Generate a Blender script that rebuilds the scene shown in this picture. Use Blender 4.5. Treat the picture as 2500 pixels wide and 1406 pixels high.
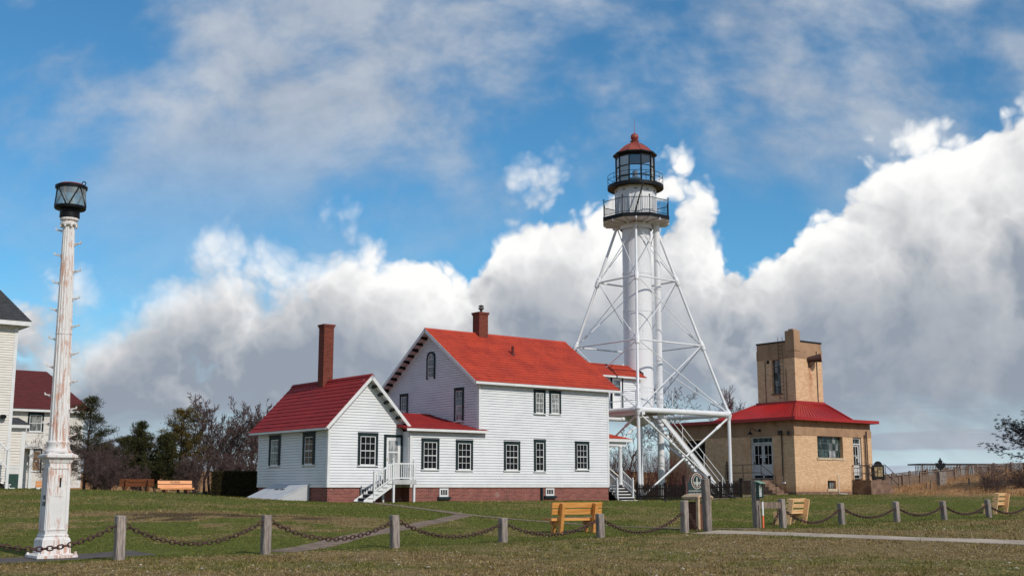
import bpy, math, random
import numpy as np
from mathutils import Vector, Matrix
R = math.radians
scene = bpy.context.scene
for o in list(bpy.data.objects): bpy.data.objects.remove(o)

# ---------------------------------------------------------------- camera
EYE = 1.6
cam_d = bpy.data.cameras.new('camera'); cam = bpy.data.objects.new('camera', cam_d)
scene.collection.objects.link(cam); scene.camera = cam
cam_d.sensor_width = 36.0; cam_d.lens = 2850/2500*36.0
cam_d.clip_start = 0.1; cam_d.clip_end = 8000
cam.location = (0, 0, EYE); cam.rotation_euler = (R(90)+math.atan(485/2850), 0, 0)

# ---------------------------------------------------------------- light
SUN_AZ, SUN_EL = R(139), R(36)       # azimuth clockwise from +Y (north of the scene), elevation
sun_dir = Vector((math.sin(SUN_AZ)*math.cos(SUN_EL), math.cos(SUN_AZ)*math.cos(SUN_EL), math.sin(SUN_EL)))
sd = bpy.data.lights.new('sun', 'SUN'); sd.energy = 2.9; sd.angle = R(0.5); sd.color = (1.0, 0.93, 0.84)
sun = bpy.data.objects.new('sun', sd); scene.collection.objects.link(sun)
sun.rotation_euler = (-sun_dir).to_track_quat('-Z', 'Y').to_euler(); sun.location = (30, -20, 40)
scene.view_settings.view_transform = 'Standard'; scene.view_settings.look = 'None'
scene.view_settings.exposure = 0.0; scene.view_settings.gamma = 1.0
scene.view_settings.use_curve_mapping = False
scene.cycles.max_bounces = 6; scene.cycles.diffuse_bounces = 3; scene.cycles.transparent_max_bounces = 12

# ---------------------------------------------------------------- node helpers
class NT:
    def __init__(s, nt): s.t = nt
    def link(s, a, b): s.t.links.new(a, b)
    def put(s, sock, v):
        if v is None: return
        if isinstance(v, bpy.types.NodeSocket): s.t.links.new(v, sock)
        else: sock.default_value = v
    def n(s, typ, props=None, **ins):
        nd = s.t.nodes.new(typ)
        for k, v in (props or {}).items(): setattr(nd, k, v)
        for k, v in ins.items():
            key = int(k[1:]) if k[0] == '_' and k[1:].isdigit() else k.replace('_', ' ')
            s.put(nd.inputs[key], v)
        return nd
    def m(s, op, a, b=None, c=None, clamp=False):
        nd = s.t.nodes.new('ShaderNodeMath'); nd.operation = op; nd.use_clamp = clamp
        for i, v in enumerate((a, b, c)): s.put(nd.inputs[i], v)
        return nd.outputs[0]
    def ss(s, v, lo, hi, a=0.0, b=1.0):
        nd = s.t.nodes.new('ShaderNodeMapRange'); nd.interpolation_type = 'SMOOTHSTEP'
        s.put(nd.inputs[0], v); s.put(nd.inputs[1], lo); s.put(nd.inputs[2], hi); s.put(nd.inputs[3], a); s.put(nd.inputs[4], b)
        return nd.outputs[0]
    def mix(s, f, a, b, mode='MIX'):
        nd = s.t.nodes.new('ShaderNodeMix'); nd.data_type = 'RGBA'; nd.blend_type = mode
        s.put(nd.inputs[0], f); s.put(nd.inputs[6], a); s.put(nd.inputs[7], b)
        return nd.outputs[2]
    def noise(s, vec, scale, detail=4, rough=0.55, dist=0.0, lac=2.0):
        nd = s.n('ShaderNodeTexNoise', None, Scale=scale, Detail=detail, Roughness=rough, Distortion=dist, Lacunarity=lac)
        s.put(nd.inputs['Vector'], vec); return nd.outputs[0]
    def mapping(s, vec, scale=(1,1,1), loc=(0,0,0), rot=(0,0,0)):
        nd = s.t.nodes.new('ShaderNodeMapping'); s.put(nd.inputs[0], vec)
        nd.inputs['Scale'].default_value = scale; nd.inputs['Location'].default_value = loc; nd.inputs['Rotation'].default_value = rot
        return nd.outputs[0]
    def ramp(s, v, pts):
        nd = s.t.nodes.new('ShaderNodeValToRGB'); s.put(nd.inputs[0], v); e = nd.color_ramp.elements
        while len(e) < len(pts): e.new(0.5)
        k = max(max(c[:3]) for _, c in pts); k = k if k > 1 else 1.0
        for el, (p, c) in zip(e, pts): el.position = p; el.color = (c[0]/k, c[1]/k, c[2]/k, 1)
        if k == 1.0: return nd.outputs[0]
        return s.n('ShaderNodeVectorMath', dict(operation='SCALE'), _0=nd.outputs[0], Scale=k).outputs[0]

def lin(r, g, b):
    f = lambda c: (c/255/12.92) if c/255 <= .04045 else ((c/255+.055)/1.055)**2.4
    return (f(r), f(g), f(b))
def c4(c): return (*c, 1.0)

# ---------------------------------------------------------------- sky
def px_az(x): return math.atan((x-1250)/2891)
def px_el(y): return math.atan((703-y)/2850) + math.atan(485/2850)
def make_world():
    w = bpy.data.worlds.new('World'); scene.world = w; w.use_nodes = True
    T = NT(w.node_tree); w.node_tree.nodes.clear()
    out = T.n('ShaderNodeOutputWorld'); bg = T.n('ShaderNodeBackground'); bg.inputs['Strength'].default_value = 0.1
    T.link(bg.outputs[0], out.inputs[0])
    sky = T.n('ShaderNodeTexSky', dict(sky_type='NISHITA', sun_disc=False, sun_elevation=SUN_EL, sun_rotation=SUN_AZ,
              altitude=200, air_density=1.0, dust_density=0.2, ozone_density=4.0)).outputs[0]
    sky = T.mix(1.0, sky, (0.56, 1.06, 1.18, 1), 'MULTIPLY')
    d = T.n('ShaderNodeTexCoord').outputs['Generated']
    d = T.n('ShaderNodeVectorMath', dict(operation='NORMALIZE'), _0=d).outputs[0]
    sep = T.n('ShaderNodeSeparateXYZ', None, _0=d)
    az = T.m('ARCTAN2', sep.outputs[0], sep.outputs[1])
    el = T.m('ARCSINE', sep.outputs[2])
    # --- height of the top of the cumulus bank over the horizon, round the whole horizon
    pts = [(-3.14, .20), (-2.6, .26), (-2.1, .17), (-1.6, .24), (-1.1, .18), (-.75, .22), (-.55, .20)]
    for x, y in ((0, 690), (90, 760), (215, 775), (300, 725), (440, 660), (560, 600), (690, 545), (850, 550), (940, 575), (985, 600), (1050, 575),
                 (1170, 560), (1230, 490), (1330, 425), (1390, 465), (1425, 520), (1490, 455), (1640, 435), (1740, 475), (1815, 540), (1855, 640), (1930, 590), (2010, 530),
                 (2090, 475), (2220, 415), (2300, 385), (2500, 345)):
        pts.append((px_az(x), px_el(y)))
    pts += [(.52, .33), (.7, .30), (.95, .20), (1.3, .26), (1.8, .18), (2.3, .27), (2.8, .19), (3.14, .20)]
    fc = T.t.nodes.new('ShaderNodeFloatCurve'); cv = fc.mapping.curves[0]
    fc.mapping.use_clip = False
    P = [((a+math.pi)/(2*math.pi), e) for a, e in pts]
    cv.points[0].location = P[0]; cv.points[-1].location = P[-1]
    for p in P[1:-1]: cv.points.new(*p)
    for p in cv.points: p.handle_type = 'AUTO_CLAMPED'
    fc.mapping.update()
    T.put(fc.inputs['Value'], T.m('MULTIPLY_ADD', az, 1/(2*math.pi), 0.5))
    top = fc.outputs[0]
    # --- the dome of directions laid out on a plane (stereographic, keeps shapes), for cheap 2D noise
    k = T.m('DIVIDE', 1.0, T.m('ADD', 1.0, T.m('MAXIMUM', sep.outputs[2], -.2)))
    q = T.n('ShaderNodeVectorMath', dict(operation='SCALE'), _0=d, Scale=k).outputs[0]
    def n2(vec, scale, detail, rough=.55, dist=0.0):
        nd = T.n('ShaderNodeTexNoise', dict(noise_dimensions='2D'), Scale=scale, Detail=detail, Roughness=rough, Distortion=dist)
        T.put(nd.inputs['Vector'], vec); return nd
    def cen(v, k): return T.m('MULTIPLY', T.m('SUBTRACT', v, .5), k)
    def billow(vec, sc, det):
        v = T.n('ShaderNodeTexVoronoi', dict(voronoi_dimensions='2D', feature='F1'), Scale=sc, Detail=det, Roughness=.50, Lacunarity=2.4)
        T.put(v.inputs['Vector'], vec); return T.m('POWER', v.outputs['Distance'], 1.7)
    wn = n2(q, 14.0, 4.0, .6)
    warp = T.n('ShaderNodeVectorMath', dict(operation='SUBTRACT'), _0=wn.outputs[1], _1=(.5, .5, .5)).outputs[0]
    warp = T.n('ShaderNodeVectorMath', dict(operation='SCALE'), _0=warp, Scale=.030).outputs[0]
    qw = T.n('ShaderNodeVectorMath', dict(operation='ADD'), _0=q, _1=warp).outputs[0]
    big = n2(q, 5.0, 4.0, .55); n_big = big.outputs[0]
    b1 = billow(qw, 11.0, 3.0)
    b2 = billow(T.n('ShaderNodeVectorMath', dict(operation='ADD'), _0=qw, _1=(.016, -.018, 0)).outputs[0], 11.0, 3.0)
    dep = T.m('SUBTRACT', top, el)                         # angle below the top of the bank
    body = T.m('ADD', dep, T.m('MULTIPLY', T.m('SUBTRACT', .78, b1), .062))
    body = T.m('ADD', body, cen(n_big, .035))
    body = T.m('ADD', body, cen(wn.outputs[0], .018))
    soft = T.ss(n2(q, 4.0, 2.0).outputs[0], .42, .66, .020, .075)   # edges crisp in places, ragged in others
    mask = T.ss(body, 0.0, soft)
    base_h = T.m('ADD', .050, cen(n2(T.mapping(q, (1, 3.2, 1)), 5.0, 4.0, .6).outputs[0], .08))
    under = T.ss(T.m('SUBTRACT', el, base_h), -.03, .028)
    mask = T.m('MULTIPLY', mask, under)
    # --- light on the bank: white heads, grey bellies; side of each puff away from the sun is greyer
    lit = T.m('MULTIPLY', T.m('SUBTRACT', b2, b1), T.ss(body, .0, .20, .75, .12))
    shade = T.m('ADD', T.ss(el, .055, .30, 0.0, .58), T.ss(body, .0, .13, .62, 0.0))
    shade = T.m('ADD', shade, lit)
    shade = T.m('ADD', shade, cen(n_big, .55))
    shade = T.m('ADD', shade, cen(wn.outputs[0], .20))
    ccol = T.ramp(shade, [(0.0, (3.0, 3.45, 4.15)), (.22, (4.6, 4.9, 5.35)), (.45, (6.3, 6.4, 6.6)), (.72, (8.4, 8.4, 8.45)), (1.0, (10.0, 10.0, 9.9))])
    # --- thin high veil
    v2 = n2(T.mapping(q, (1, 1.5, 1), rot=(0, 0, .25)), 13.0, 5.0, .60, .12).outputs[0]
    v1 = n2(T.mapping(q, (1, 1.7, 1), (.7, .2, 0), (0, 0, .3)), 4.2, 5.0, .58, .12).outputs[0]
    veil = T.m('ADD', T.m('MULTIPLY', v1, .78), T.m('MULTIPLY', v2, .30))
    veil = T.m('MULTIPLY', T.ss(veil, .42, .66), T.ss(el, .20, .33, .25, .92))
    vcol = T.ramp(v2, [(.28, (3.1, 3.8, 4.9)), (.72, (5.4, 5.9, 6.6))])
    # --- low streaks over the horizon
    st = T.n('ShaderNodeTexNoise', dict(noise_dimensions='2D'), Scale=3.0, Detail=5.0, Roughness=.55, Distortion=.25)
    T.put(st.inputs['Vector'], T.n('ShaderNodeCombineXYZ', None, _0=T.m('MULTIPLY', az, 1.3), _1=T.m('MULTIPLY', el, 17.0)).outputs[0])
    st = st.outputs[0]
    streak = T.m('MULTIPLY', T.ss(st, .43, .58), T.ss(el, .14, .03, 0.0, .9))
    scol = T.ramp(st, [(.40, (3.6, 4.2, 5.3)), (.7, (4.6, 5.1, 5.9))])
    low = T.mix(T.ss(el, .17, .0, 0.0, .85), sky, (6.6, 7.9, 8.6, 1))
    low = T.mix(streak, low, scol)
    col = T.mix(veil, low, vcol)
    col = T.mix(mask, col, ccol)
    T.put(bg.inputs['Color'], col)
    w.cycles.sampling_method = 'MANUAL'; w.cycles.sample_map_resolution = 1024
make_world()

# ---------------------------------------------------------------- mesh helpers
COL = scene.collection
class MB:
    """collects faces, then links them as ONE mesh object"""
    def __init__(s): s.v = []; s.f = []
    def add(s, vs, fs):
        b = len(s.v); s.v += [tuple(p) for p in vs]; s.f += [tuple(b+i for i in f) for f in fs]; return s
    def hexa(s, p):   # 8 points: bottom ring 0-3, top ring 4-7
        return s.add(p, [(3,2,1,0), (4,5,6,7), (0,1,5,4), (1,2,6,5), (2,3,7,6), (3,0,4,7)])
    def box(s, x0, x1, y0, y1, z0, z1):
        return s.hexa([(x0,y0,z0),(x1,y0,z0),(x1,y1,z0),(x0,y1,z0),(x0,y0,z1),(x1,y0,z1),(x1,y1,z1),(x0,y1,z1)])
    def rbox(s, c, sx, sy, sz, rot):   # box of full size about c with a 3x3 rotation
        P = [Vector(c)+rot @ Vector((a*sx/2, b*sy/2, d*sz/2)) for d in (-1,1) for a, b in ((-1,-1),(1,-1),(1,1),(-1,1))]
        return s.hexa(P)
    def bar(s, p0, p1, w, h, up=(0,0,1)):   # rectangular bar from p0 to p1
        p0, p1 = Vector(p0), Vector(p1); t = (p1-p0).normalized(); u = Vector(up)
        x = t.cross(u)
        if x.length < 1e-4: x = t.cross(Vector((1,0,0)))
        x.normalize(); y = x.cross(t).normalized()
        P = []
        for p in (p0, p1):
            for a, b in ((-1,-1),(1,-1),(1,1),(-1,1)): P.append(p + x*a*w/2 + y*b*h/2)
        return s.hexa(P)
    def tube(s, p0, p1, r0, r1=None, n=8, cap=True):
        r1 = r0 if r1 is None else r1
        p0, p1 = Vector(p0), Vector(p1); t = (p1-p0)
        if t.length < 1e-6: return s
        t.normalize(); a = Vector((0,0,1)) if abs(t.z) < .9 else Vector((1,0,0))
        x = t.cross(a).normalized(); y = t.cross(x)
        vs = []
        for p, r in ((p0, r0), (p1, r1)):
            for i in range(n):
                k = 2*math.pi*i/n; vs.append(p + x*(r*math.cos(k)) + y*(r*math.sin(k)))
        fs = [(i, (i+1) % n, n+(i+1) % n, n+i) for i in range(n)]
        if cap: fs += [tuple(range(n-1, -1, -1)), tuple(range(n, 2*n))]
        return s.add(vs, fs)
    def path(s, pts, r, n=6):
        for a, b in zip(pts, pts[1:]): s.tube(a, b, r, None, n)
        return s
    def lathe(s, prof, n=16, c=(0,0), ph=0.0, lean=(0,0), caps=True):   # prof: (r, z)
        vs = []
        for r, z in prof:
            for i in range(n):
                k = ph + 2*math.pi*i/n; vs.append((c[0]+lean[0]*z+r*math.cos(k), c[1]+lean[1]*z+r*math.sin(k), z))
        fs = []
        for j in range(len(prof)-1):
            for i in range(n):
                fs.append((j*n+i, j*n+(i+1) % n, (j+1)*n+(i+1) % n, (j+1)*n+i))
        if caps: fs += [tuple(range(n-1, -1, -1)), tuple((len(prof)-1)*n+i for i in range(n))]
        return s.add(vs, fs)
    def prism(s, poly, d):   # poly: list of 3D points, d: extrusion vector
        n = len(poly); d = Vector(d); vs = [Vector(p) for p in poly] + [Vector(p)+d for p in poly]
        return s.add(vs, [tuple(range(n-1,-1,-1)), tuple(range(n,2*n))] + [(i,(i+1)%n,n+(i+1)%n,n+i) for i in range(n)])
    def mesh(s, name, m, smooth=False):
        me = bpy.data.meshes.new(name); me.from_pydata(s.v, [], s.f); me.update()
        if m is not None: me.materials.append(m)
        if smooth:
            me.polygons.foreach_set('use_smooth', [True]*len(me.polygons))
            try: me.set_sharp_from_angle(angle=R(40))
            except Exception: pass
        return me
    def build(s, name, m, parent=None, smooth=False, kind=None):
        return link(name, s.mesh(name, m, smooth), parent, kind)
def link(name, me, parent=None, kind=None):
    o = bpy.data.objects.new(name, me); COL.objects.link(o)
    if parent is not None: o.parent = parent
    if kind: o['kind'] = kind
    return o
def tag(o, label, cat, group=None):
    o['label'] = label; o['category'] = cat
    if group: o['group'] = group
    return o
def thing(name, label, cat, loc=(0,0,0), rz=0.0, group=None):
    o = bpy.data.objects.new(name, None); COL.objects.link(o); o.empty_display_size = .3
    o.location = loc; o.rotation_euler = (0, 0, rz)
    return tag(o, label, cat, group)
class Fr:
    """a wall plane in its thing's frame: t along the wall, z up, o outwards"""
    def __init__(s, org, al, out): s.org, s.al, s.out = org, al, out
    def P(s, t, z, o=0.0): return (s.org[0]+s.al[0]*t+s.out[0]*o, s.org[1]+s.al[1]*t+s.out[1]*o, z)
    def box(s, mb, t0, t1, z0, z1, o0, o1):
        return mb.hexa([s.P(t0,z0,o0), s.P(t1,z0,o0), s.P(t1,z0,o1), s.P(t0,z0,o1), s.P(t0,z1,o0), s.P(t1,z1,o0), s.P(t1,z1,o1), s.P(t0,z1,o1)])

# ---------------------------------------------------------------- materials
MATS = {}
def bsdf_mat(name):
    m = bpy.data.materials.new(name); m.use_nodes = True; T = NT(m.node_tree)
    return m, T, m.node_tree.nodes['Principled BSDF']
def pm(name, c1, c2=None, scale=3.0, rough=.6, detail=4, stretch=(1,1,1), bump=0.0, bscale=None, lo=.35, hi=.65, metal=0.0, spec=.5, c3=None, s3=12.0, lo3=.6, hi3=.75, orand=0.0):
    """two-tone (three-tone with c3) noise paint/wood/metal, in object space"""
    if name in MATS: return MATS[name]
    m, T, b = bsdf_mat(name); co = T.n('ShaderNodeTexCoord').outputs['Object']
    v = T.mapping(co, stretch)
    col = c4(c1)
    nz = T.noise(v, scale, detail)
    if c2 is not None: col = T.mix(T.ss(nz, lo, hi), c4(c1), c4(c2))
    if c3 is not None: col = T.mix(T.ss(T.noise(v, s3, 5, .6), lo3, hi3), col, c4(c3))
    if orand:
        k = T.m('MULTIPLY_ADD', T.n('ShaderNodeObjectInfo').outputs['Random'], orand*2, 1-orand)
        col = T.n('ShaderNodeVectorMath', dict(operation='SCALE'), _0=col, Scale=k).outputs[0]
    T.put(b.inputs['Base Color'], col); b.inputs['Roughness'].default_value = rough; b.inputs['Metallic'].default_value = metal
    b.inputs['Specular IOR Level'].default_value = spec
    if bump:
        bn = T.n('ShaderNodeBump', None, Strength=bump, Distance=.01); T.put(bn.inputs['Height'], T.noise(v, bscale or scale*4, 4))
        T.put(b.inputs['Normal'], bn.outputs[0])
    MATS[name] = m; return m
def brick_mat(name, c1, c2, mortar, bw, bh, gap, stain=None, axis_mix=True, patch=None, rust=False):
    m, T, b = bsdf_mat(name); g = T.n('ShaderNodeTexCoord').outputs['Object']
    s = T.n('ShaderNodeSeparateXYZ', None, _0=g)
    gn = T.n('ShaderNodeNewGeometry'); nv = T.n('ShaderNodeVectorTransform', dict(vector_type='NORMAL', convert_from='WORLD', convert_to='OBJECT'), _0=gn.outputs['True Normal']).outputs[0]
    ns = T.n('ShaderNodeSeparateXYZ', None, _0=nv)
    side = T.m('GREATER_THAN', T.m('ABSOLUTE', ns.outputs[0]), T.m('ABSOLUTE', ns.outputs[1]))
    u = T.m('ADD', T.m('MULTIPLY', s.outputs[0], T.m('SUBTRACT', 1.0, side)), T.m('MULTIPLY', s.outputs[1], side))
    v = T.n('ShaderNodeCombineXYZ', None, _0=u, _1=s.outputs[2]).outputs[0]
    br = T.n('ShaderNodeTexBrick', None, Color1=(0,0,0,1), Color2=(1,1,1,1), Mortar=(.5,.5,.5,1), Scale=1.0, Mortar_Size=gap, Mortar_Smooth=.2, Bias=0.0, Brick_Width=bw, Row_Height=bh)
    T.put(br.inputs['Vector'], v)
    var = T.m('ADD', T.m('MULTIPLY', br.outputs['Color'], .6), T.m('MULTIPLY', T.noise(g, 1.4, 5, .6), .5))
    col = T.ramp(var, [(.15, c1), (.85, c2)])
    if stain is not None: col = T.mix(T.ss(T.noise(T.mapping(g, (1, 1, .35)), .9, 5, .65), .56, .72, 0, .8), col, c4(stain))
    if patch is not None: col = T.mix(T.ss(T.noise(T.mapping(g, (1,1,1), (3,7,1)), 2.1, 5, .6), .62, .70, 0, .55), col, c4(patch))
    col = T.mix(br.outputs['Fac'], col, c4(mortar))
    if rust:      # run-off stain under the horn, browner towards the foot of the walls
        gx = T.m('DIVIDE', T.m('ADD', T.m('SUBTRACT', s.outputs[0], 4.05), T.m('MULTIPLY', T.m('SUBTRACT', T.noise(g, 3.0, 3), .5), .5)), .22)
        k = T.m('MULTIPLY', T.m('POWER', 2.718, T.m('MULTIPLY', T.m('MULTIPLY', gx, gx), -1.0)), T.m('MULTIPLY', T.ss(s.outputs[2], 7.2, 9.6, .15, 1.0), T.ss(T.noise(T.mapping(g, (2, 2, .8)), 2.0, 5, .7), .40, .60)))
        col = T.mix(T.m('MULTIPLY', k, .75), col, c4(lin(150,78,34)))
        col = T.mix(T.m('MULTIPLY', T.ss(T.m('ADD', s.outputs[2], T.m('MULTIPLY', T.noise(g, 2.5, 5, .65), 1.2)), 2.5, 1.7, 0, 1), .6), col, c4(lin(150,96,66)))
    T.put(b.inputs['Base Color'], col); b.inputs['Roughness'].default_value = .85; b.inputs['Specular IOR Level'].default_value = .25
    bn = T.n('ShaderNodeBump', None, Strength=.6, Distance=.012); T.put(bn.inputs['Height'], T.m('SUBTRACT', T.noise(g, 30, 3), T.m('MULTIPLY', br.outputs['Fac'], 1.5)))
    T.put(b.inputs['Normal'], bn.outputs[0])
    return m
W_SIDING = pm('white_clapboard', (.74,.75,.76), (.66,.67,.69), .9, .55, 5, (1,1,1.5), .15, 25, .4, .72, c3=(.50,.49,.46), s3=2.2, lo3=.66, hi3=.82)
W_OLD = pm('cream_clapboard', (.74,.70,.64), (.66,.62,.56), 1.1, .6, 5, (1,1,2), .15, 25)
W_TRIM = pm('white_trim', (.76,.76,.75), (.68,.68,.68), 2.0, .5)
W_METAL = pm('white_metal_paint', (.78,.78,.79), (.68,.69,.71), 1.2, .42, 5, (1,1,.5), .08, 20, .42, .7)
W_TOWER = pm('white_tower_paint', (.78,.78,.80), (.73,.74,.76), .8, .40, 5, (1,1,.4), .12, 12, .40, .68)
G_TRIM = pm('dark_green_trim', lin(32,48,50), lin(26,40,43), 3, .55, spec=.2)
G_DARK = pm('dark_green_paint', lin(30,72,62), lin(24,56,52), 3, .5)
BLACK = pm('black_iron_paint', (.006,.007,.009), (.010,.011,.013), 5, .5, spec=.2)
RED_ROOF = pm('red_shingle', (.49,.060,.029), (.38,.046,.027), 1.1, .75, 6, (1,1,1), .3, 40, .35, .70, c3=(.30,.032,.022), s3=5, lo3=.56, hi3=.74, orand=.07, spec=.25)
RED_ROOF2 = pm('crimson_shingle', (.31,.025,.024), (.25,.021,.021), 1.1, .72, 6, (1,1,1), .3, 40, .35, .70, c3=(.24,.02,.02), s3=5, lo3=.56, hi3=.74, orand=.07, spec=.25)
RED_METAL = pm('red_roof_metal', (.40,.016,.015), (.33,.014,.014), .8, .45, 5, (1,1,1), .1, 6, .35, .7)
MAROON = pm('maroon_shingle', (.115,.016,.014), (.085,.013,.013), 2.0, .8, 6, (1,1,3), .4, 30)
CHAR = pm('charcoal_shingle', (.032,.033,.036), (.055,.055,.058), 2.5, .85, 6, (1,1,4), .4, 30)
RUST_RED = pm('faded_red_dome', (.33,.065,.038), (.25,.045,.030), 2.0, .5, 5, (1,1,.5))
BRICK = brick_mat('red_brick', lin(108,52,46), lin(152,84,74), lin(150,122,112), .22, .072, .010, lin(92,46,44), patch=lin(176,150,142))
CHIM = brick_mat('chimney_brick', lin(98,42,33), lin(132,62,48), lin(112,78,66), .20, .072, .010)
TAN_BRICK = brick_mat('tan_brick', lin(212,172,132), lin(242,206,166), lin(190,150,116), .26, .078, .012, lin(196,144,100), patch=lin(240,202,160), rust=True)
STUCCO = pm('tan_stucco', lin(170,136,106), lin(152,120,94), 1.2, .9, 6, (1,1,.6), .3, 25, .4, .65, c3=lin(112,84,66), s3=2.4, lo3=.60, hi3=.75)
CONCRETE = pm('old_concrete', lin(138,112,92), lin(104,80,68), 2.0, .9, 6, (1,1,1), .3, 25)
PALE_CONC = pm('pale_concrete', lin(206,188,160), lin(178,156,130), 3, .85)
IRON = pm('dark_iron', (.03,.022,.02), (.05,.03,.022), 6, .6)
RUST = pm('rusty_iron', lin(84,56,50), lin(62,40,36), 8, .75, 5, (1,1,1), .4, 60, .35, .65, c3=lin(112,66,48), s3=16)
GREY_WOOD = pm('weathered_wood', lin(158,146,136), lin(112,102,98), 5, .85, 6, (6,6,.6), .6, 9, .35, .65, c3=lin(74,66,64), s3=7, lo3=.58, hi3=.72, orand=.22)
GREY_WOOD2 = pm('weathered_boards', lin(142,122,106), lin(110,94,84), 5, .85, 6, (3,3,.6), .4, 9)
YEL_WOOD = pm('varnished_pine', lin(224,160,88), lin(198,130,64), 3, .45, 5, (.5,6,6), .2, 10, .38, .66, c3=lin(120,62,28), s3=4.5, lo3=.70, hi3=.76)
PALE_WOOD = pm('raw_pine', lin(232,190,142), lin(216,168,116), 3, .6, 5, (.5,6,6), .2, 10, .38, .66, c3=lin(150,96,58), s3=5, lo3=.72, hi3=.77)
RED_WOOD = pm('brown_stained_wood', lin(128,74,42), lin(96,52,30), 3, .5, 5, (.5,6,6), .2, 10)
ORANGE_WOOD = pm('orange_stained_wood', lin(228,158,98), lin(206,134,78), 3, .5, 5, (.5,6,6), .2, 10)
PICKET = pm('black_picket_paint', (.010,.008,.008), (.018,.014,.013), 6, .8, 4, (4,4,.5), spec=.1)
DARKROOM = pm('dark_interior', (.012,.011,.011), None, 1, .9)  # near-black for unlit rooms and for shade in open voids
BARK = pm('bark', lin(74,62,58), lin(50,40,38), 6, .9, 5, (1,1,.3))
TWIG = pm('bare_twigs', lin(92,74,70), lin(66,50,48), 2, .9)
RED_TWIG = pm('red_twigs', lin(98,52,46), lin(68,40,38), 2, .9)
def glass_dark(name, tint, rough=.04, spec=.5, blotch=None):
    m, T, b = bsdf_mat(name); co = T.n('ShaderNodeTexCoord').outputs['Object']
    col = c4(tint)
    if blotch is not None: col = T.mix(T.ss(T.noise(T.mapping(co, (3, 3, .8)), 2.2, 4), .45, .6), c4(tint), c4(blotch))
    T.put(b.inputs['Base Color'], col); b.inputs['Roughness'].default_value = rough; b.inputs['Specular IOR Level'].default_value = spec
    return m
GLASS_D = glass_dark('dark_pane', (.003,.003,.004), .04, .2, (.012,.011,.010))
GLASS_C = glass_dark('curtained_pane', (.20,.21,.21), .06, .5, (.44,.45,.45))
GLASS_M = glass_dark('grey_curtained_pane', (.10,.11,.11), .06, .5, (.30,.31,.30))
GLASS_B = glass_dark('sky_reflecting_pane', (.02,.03,.04), .03, 1.0, (.10,.13,.15))
GLASS_T = glass_dark('brown_shade_pane', lin(150,124,100), .08, .4, lin(126,104,86))
GLASS_G = glass_dark('green_tinted_pane', (.006,.014,.012), .05, .4, (.05,.09,.085))
def clear_glass(name, tint=(.93,.96,.97), gloss=.10):
    m, T, b = bsdf_mat(name); nt = m.node_tree
    tr = T.n('ShaderNodeBsdfTransparent', None, Color=c4(tint)); gl = T.n('ShaderNodeBsdfGlossy', None, Roughness=.03, Color=(1,1,1,1))
    fr = T.n('ShaderNodeFresnel', None, IOR=1.45); mx = T.n('ShaderNodeMixShader', None, _0=T.m('ADD', fr.outputs[0], gloss), _1=tr.outputs[0], _2=gl.outputs[0])
    T.link(mx.outputs[0], nt.nodes['Material Output'].inputs[0]); return m
CLEAR = clear_glass('lantern_glass')
def cloudy(name):
    m, T, b = bsdf_mat(name); nt = m.node_tree; g = T.n('ShaderNodeTexCoord').outputs['Object']
    tr = T.n('ShaderNodeBsdfTransparent', None, Color=(.72,.80,.78,1)); df = T.n('ShaderNodeBsdfDiffuse', None, Color=(.42,.47,.45,1)); gl = T.n('ShaderNodeBsdfGlossy', None, Roughness=.08)
    m1 = T.n('ShaderNodeMixShader', None, _0=T.ss(T.noise(g, 2.5, 4), .35, .65, .20, .46), _1=tr.outputs[0], _2=df.outputs[0]); m2 = T.n('ShaderNodeMixShader', None, _0=.10, _1=m1.outputs[0], _2=gl.outputs[0])
    T.link(m2.outputs[0], nt.nodes['Material Output'].inputs[0]); return m
SMOKY = cloudy('cloudy_lantern_glass')

# ---------------------------------------------------------------- frame of the place: everything stands on one grid turned 38 degrees
GR = R(38); U = np.array([math.cos(GR), math.sin(GR)]); V = np.array([-math.sin(GR), math.cos(GR)])
HOUSE = np.array([-1.70, 60.0])
def hw(s, w, O=HOUSE): p = O + U*s + V*w; return float(p[0]), float(p[1])

# ---------------------------------------------------------------- terrain
GP = [(-10.42,22.4,.10),(-8.05,24.5,.13),(-5.49,26.6,.13),(-2.8,28.6,.16),(-.23,30.7,.18),(2.43,32.7,.22),(5.05,34.8,.28),(5.75,35,.33),(7.91,37.5,.32),
      (8.83,38.8,.28),(11.51,41.5,.29),(14.24,44,.32),(16.87,46.4,.34),(19.58,48.8,.36),(22.37,51.2,.38),(-9.99,25.9,.07),(-11.5,25.5,.07),(2.04,36,.22),(10.36,43,.28),(22.14,54,.40),
      (-16.8,60,1.25),(-14.9,58,1.16),(-19.4,56,1.44),(-23.8,56,1.44),(-14.4,54,1.22),(-15.8,64,1.0),(-13.7,64,.97),(-26.4,62,1.52),(-27.3,66,1.5),(-33.5,92,1.35),
      (7.77,60,.80),(12.21,66,.84),(9.9,64,.83),(7.6,66,.84),(13.4,72.3,.98),(26,84,1.2),(54.2,125,2.6),(45.5,105,2.4),(27.4,73,1.12),(29,69,1.2),
      (-10.83,37,.60),(-8.31,28.5,.2),(-2.17,42,.5),(24,66,.98),(28,65,1.15),(18.7,78,1.1),(25,83,1.12),(11,84,1.05),(0,20,.12),(-12,18,.1),(12,20,.12),(24,34,.25),(0,0,0.0),(-20,0,0),(20,0,0),(34,44,.45),(-20,40,.7),(-30,50,1.3),(-28,30,.2),
      (40,70,2.3),(29,84,1.35),(30.5,84,1.62),(32,86,1.95),(34,86,2.35),(36.5,86,2.6),(39,86,2.75),(42,86,2.85),(35,79,2.1),(33,74,1.75),(28.4,91,1.35),(32,92,1.6),(36,93,2.0),(40,93,2.2),(52,92,3.3),(60,70,3.0),(45,55,1.2)]
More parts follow.
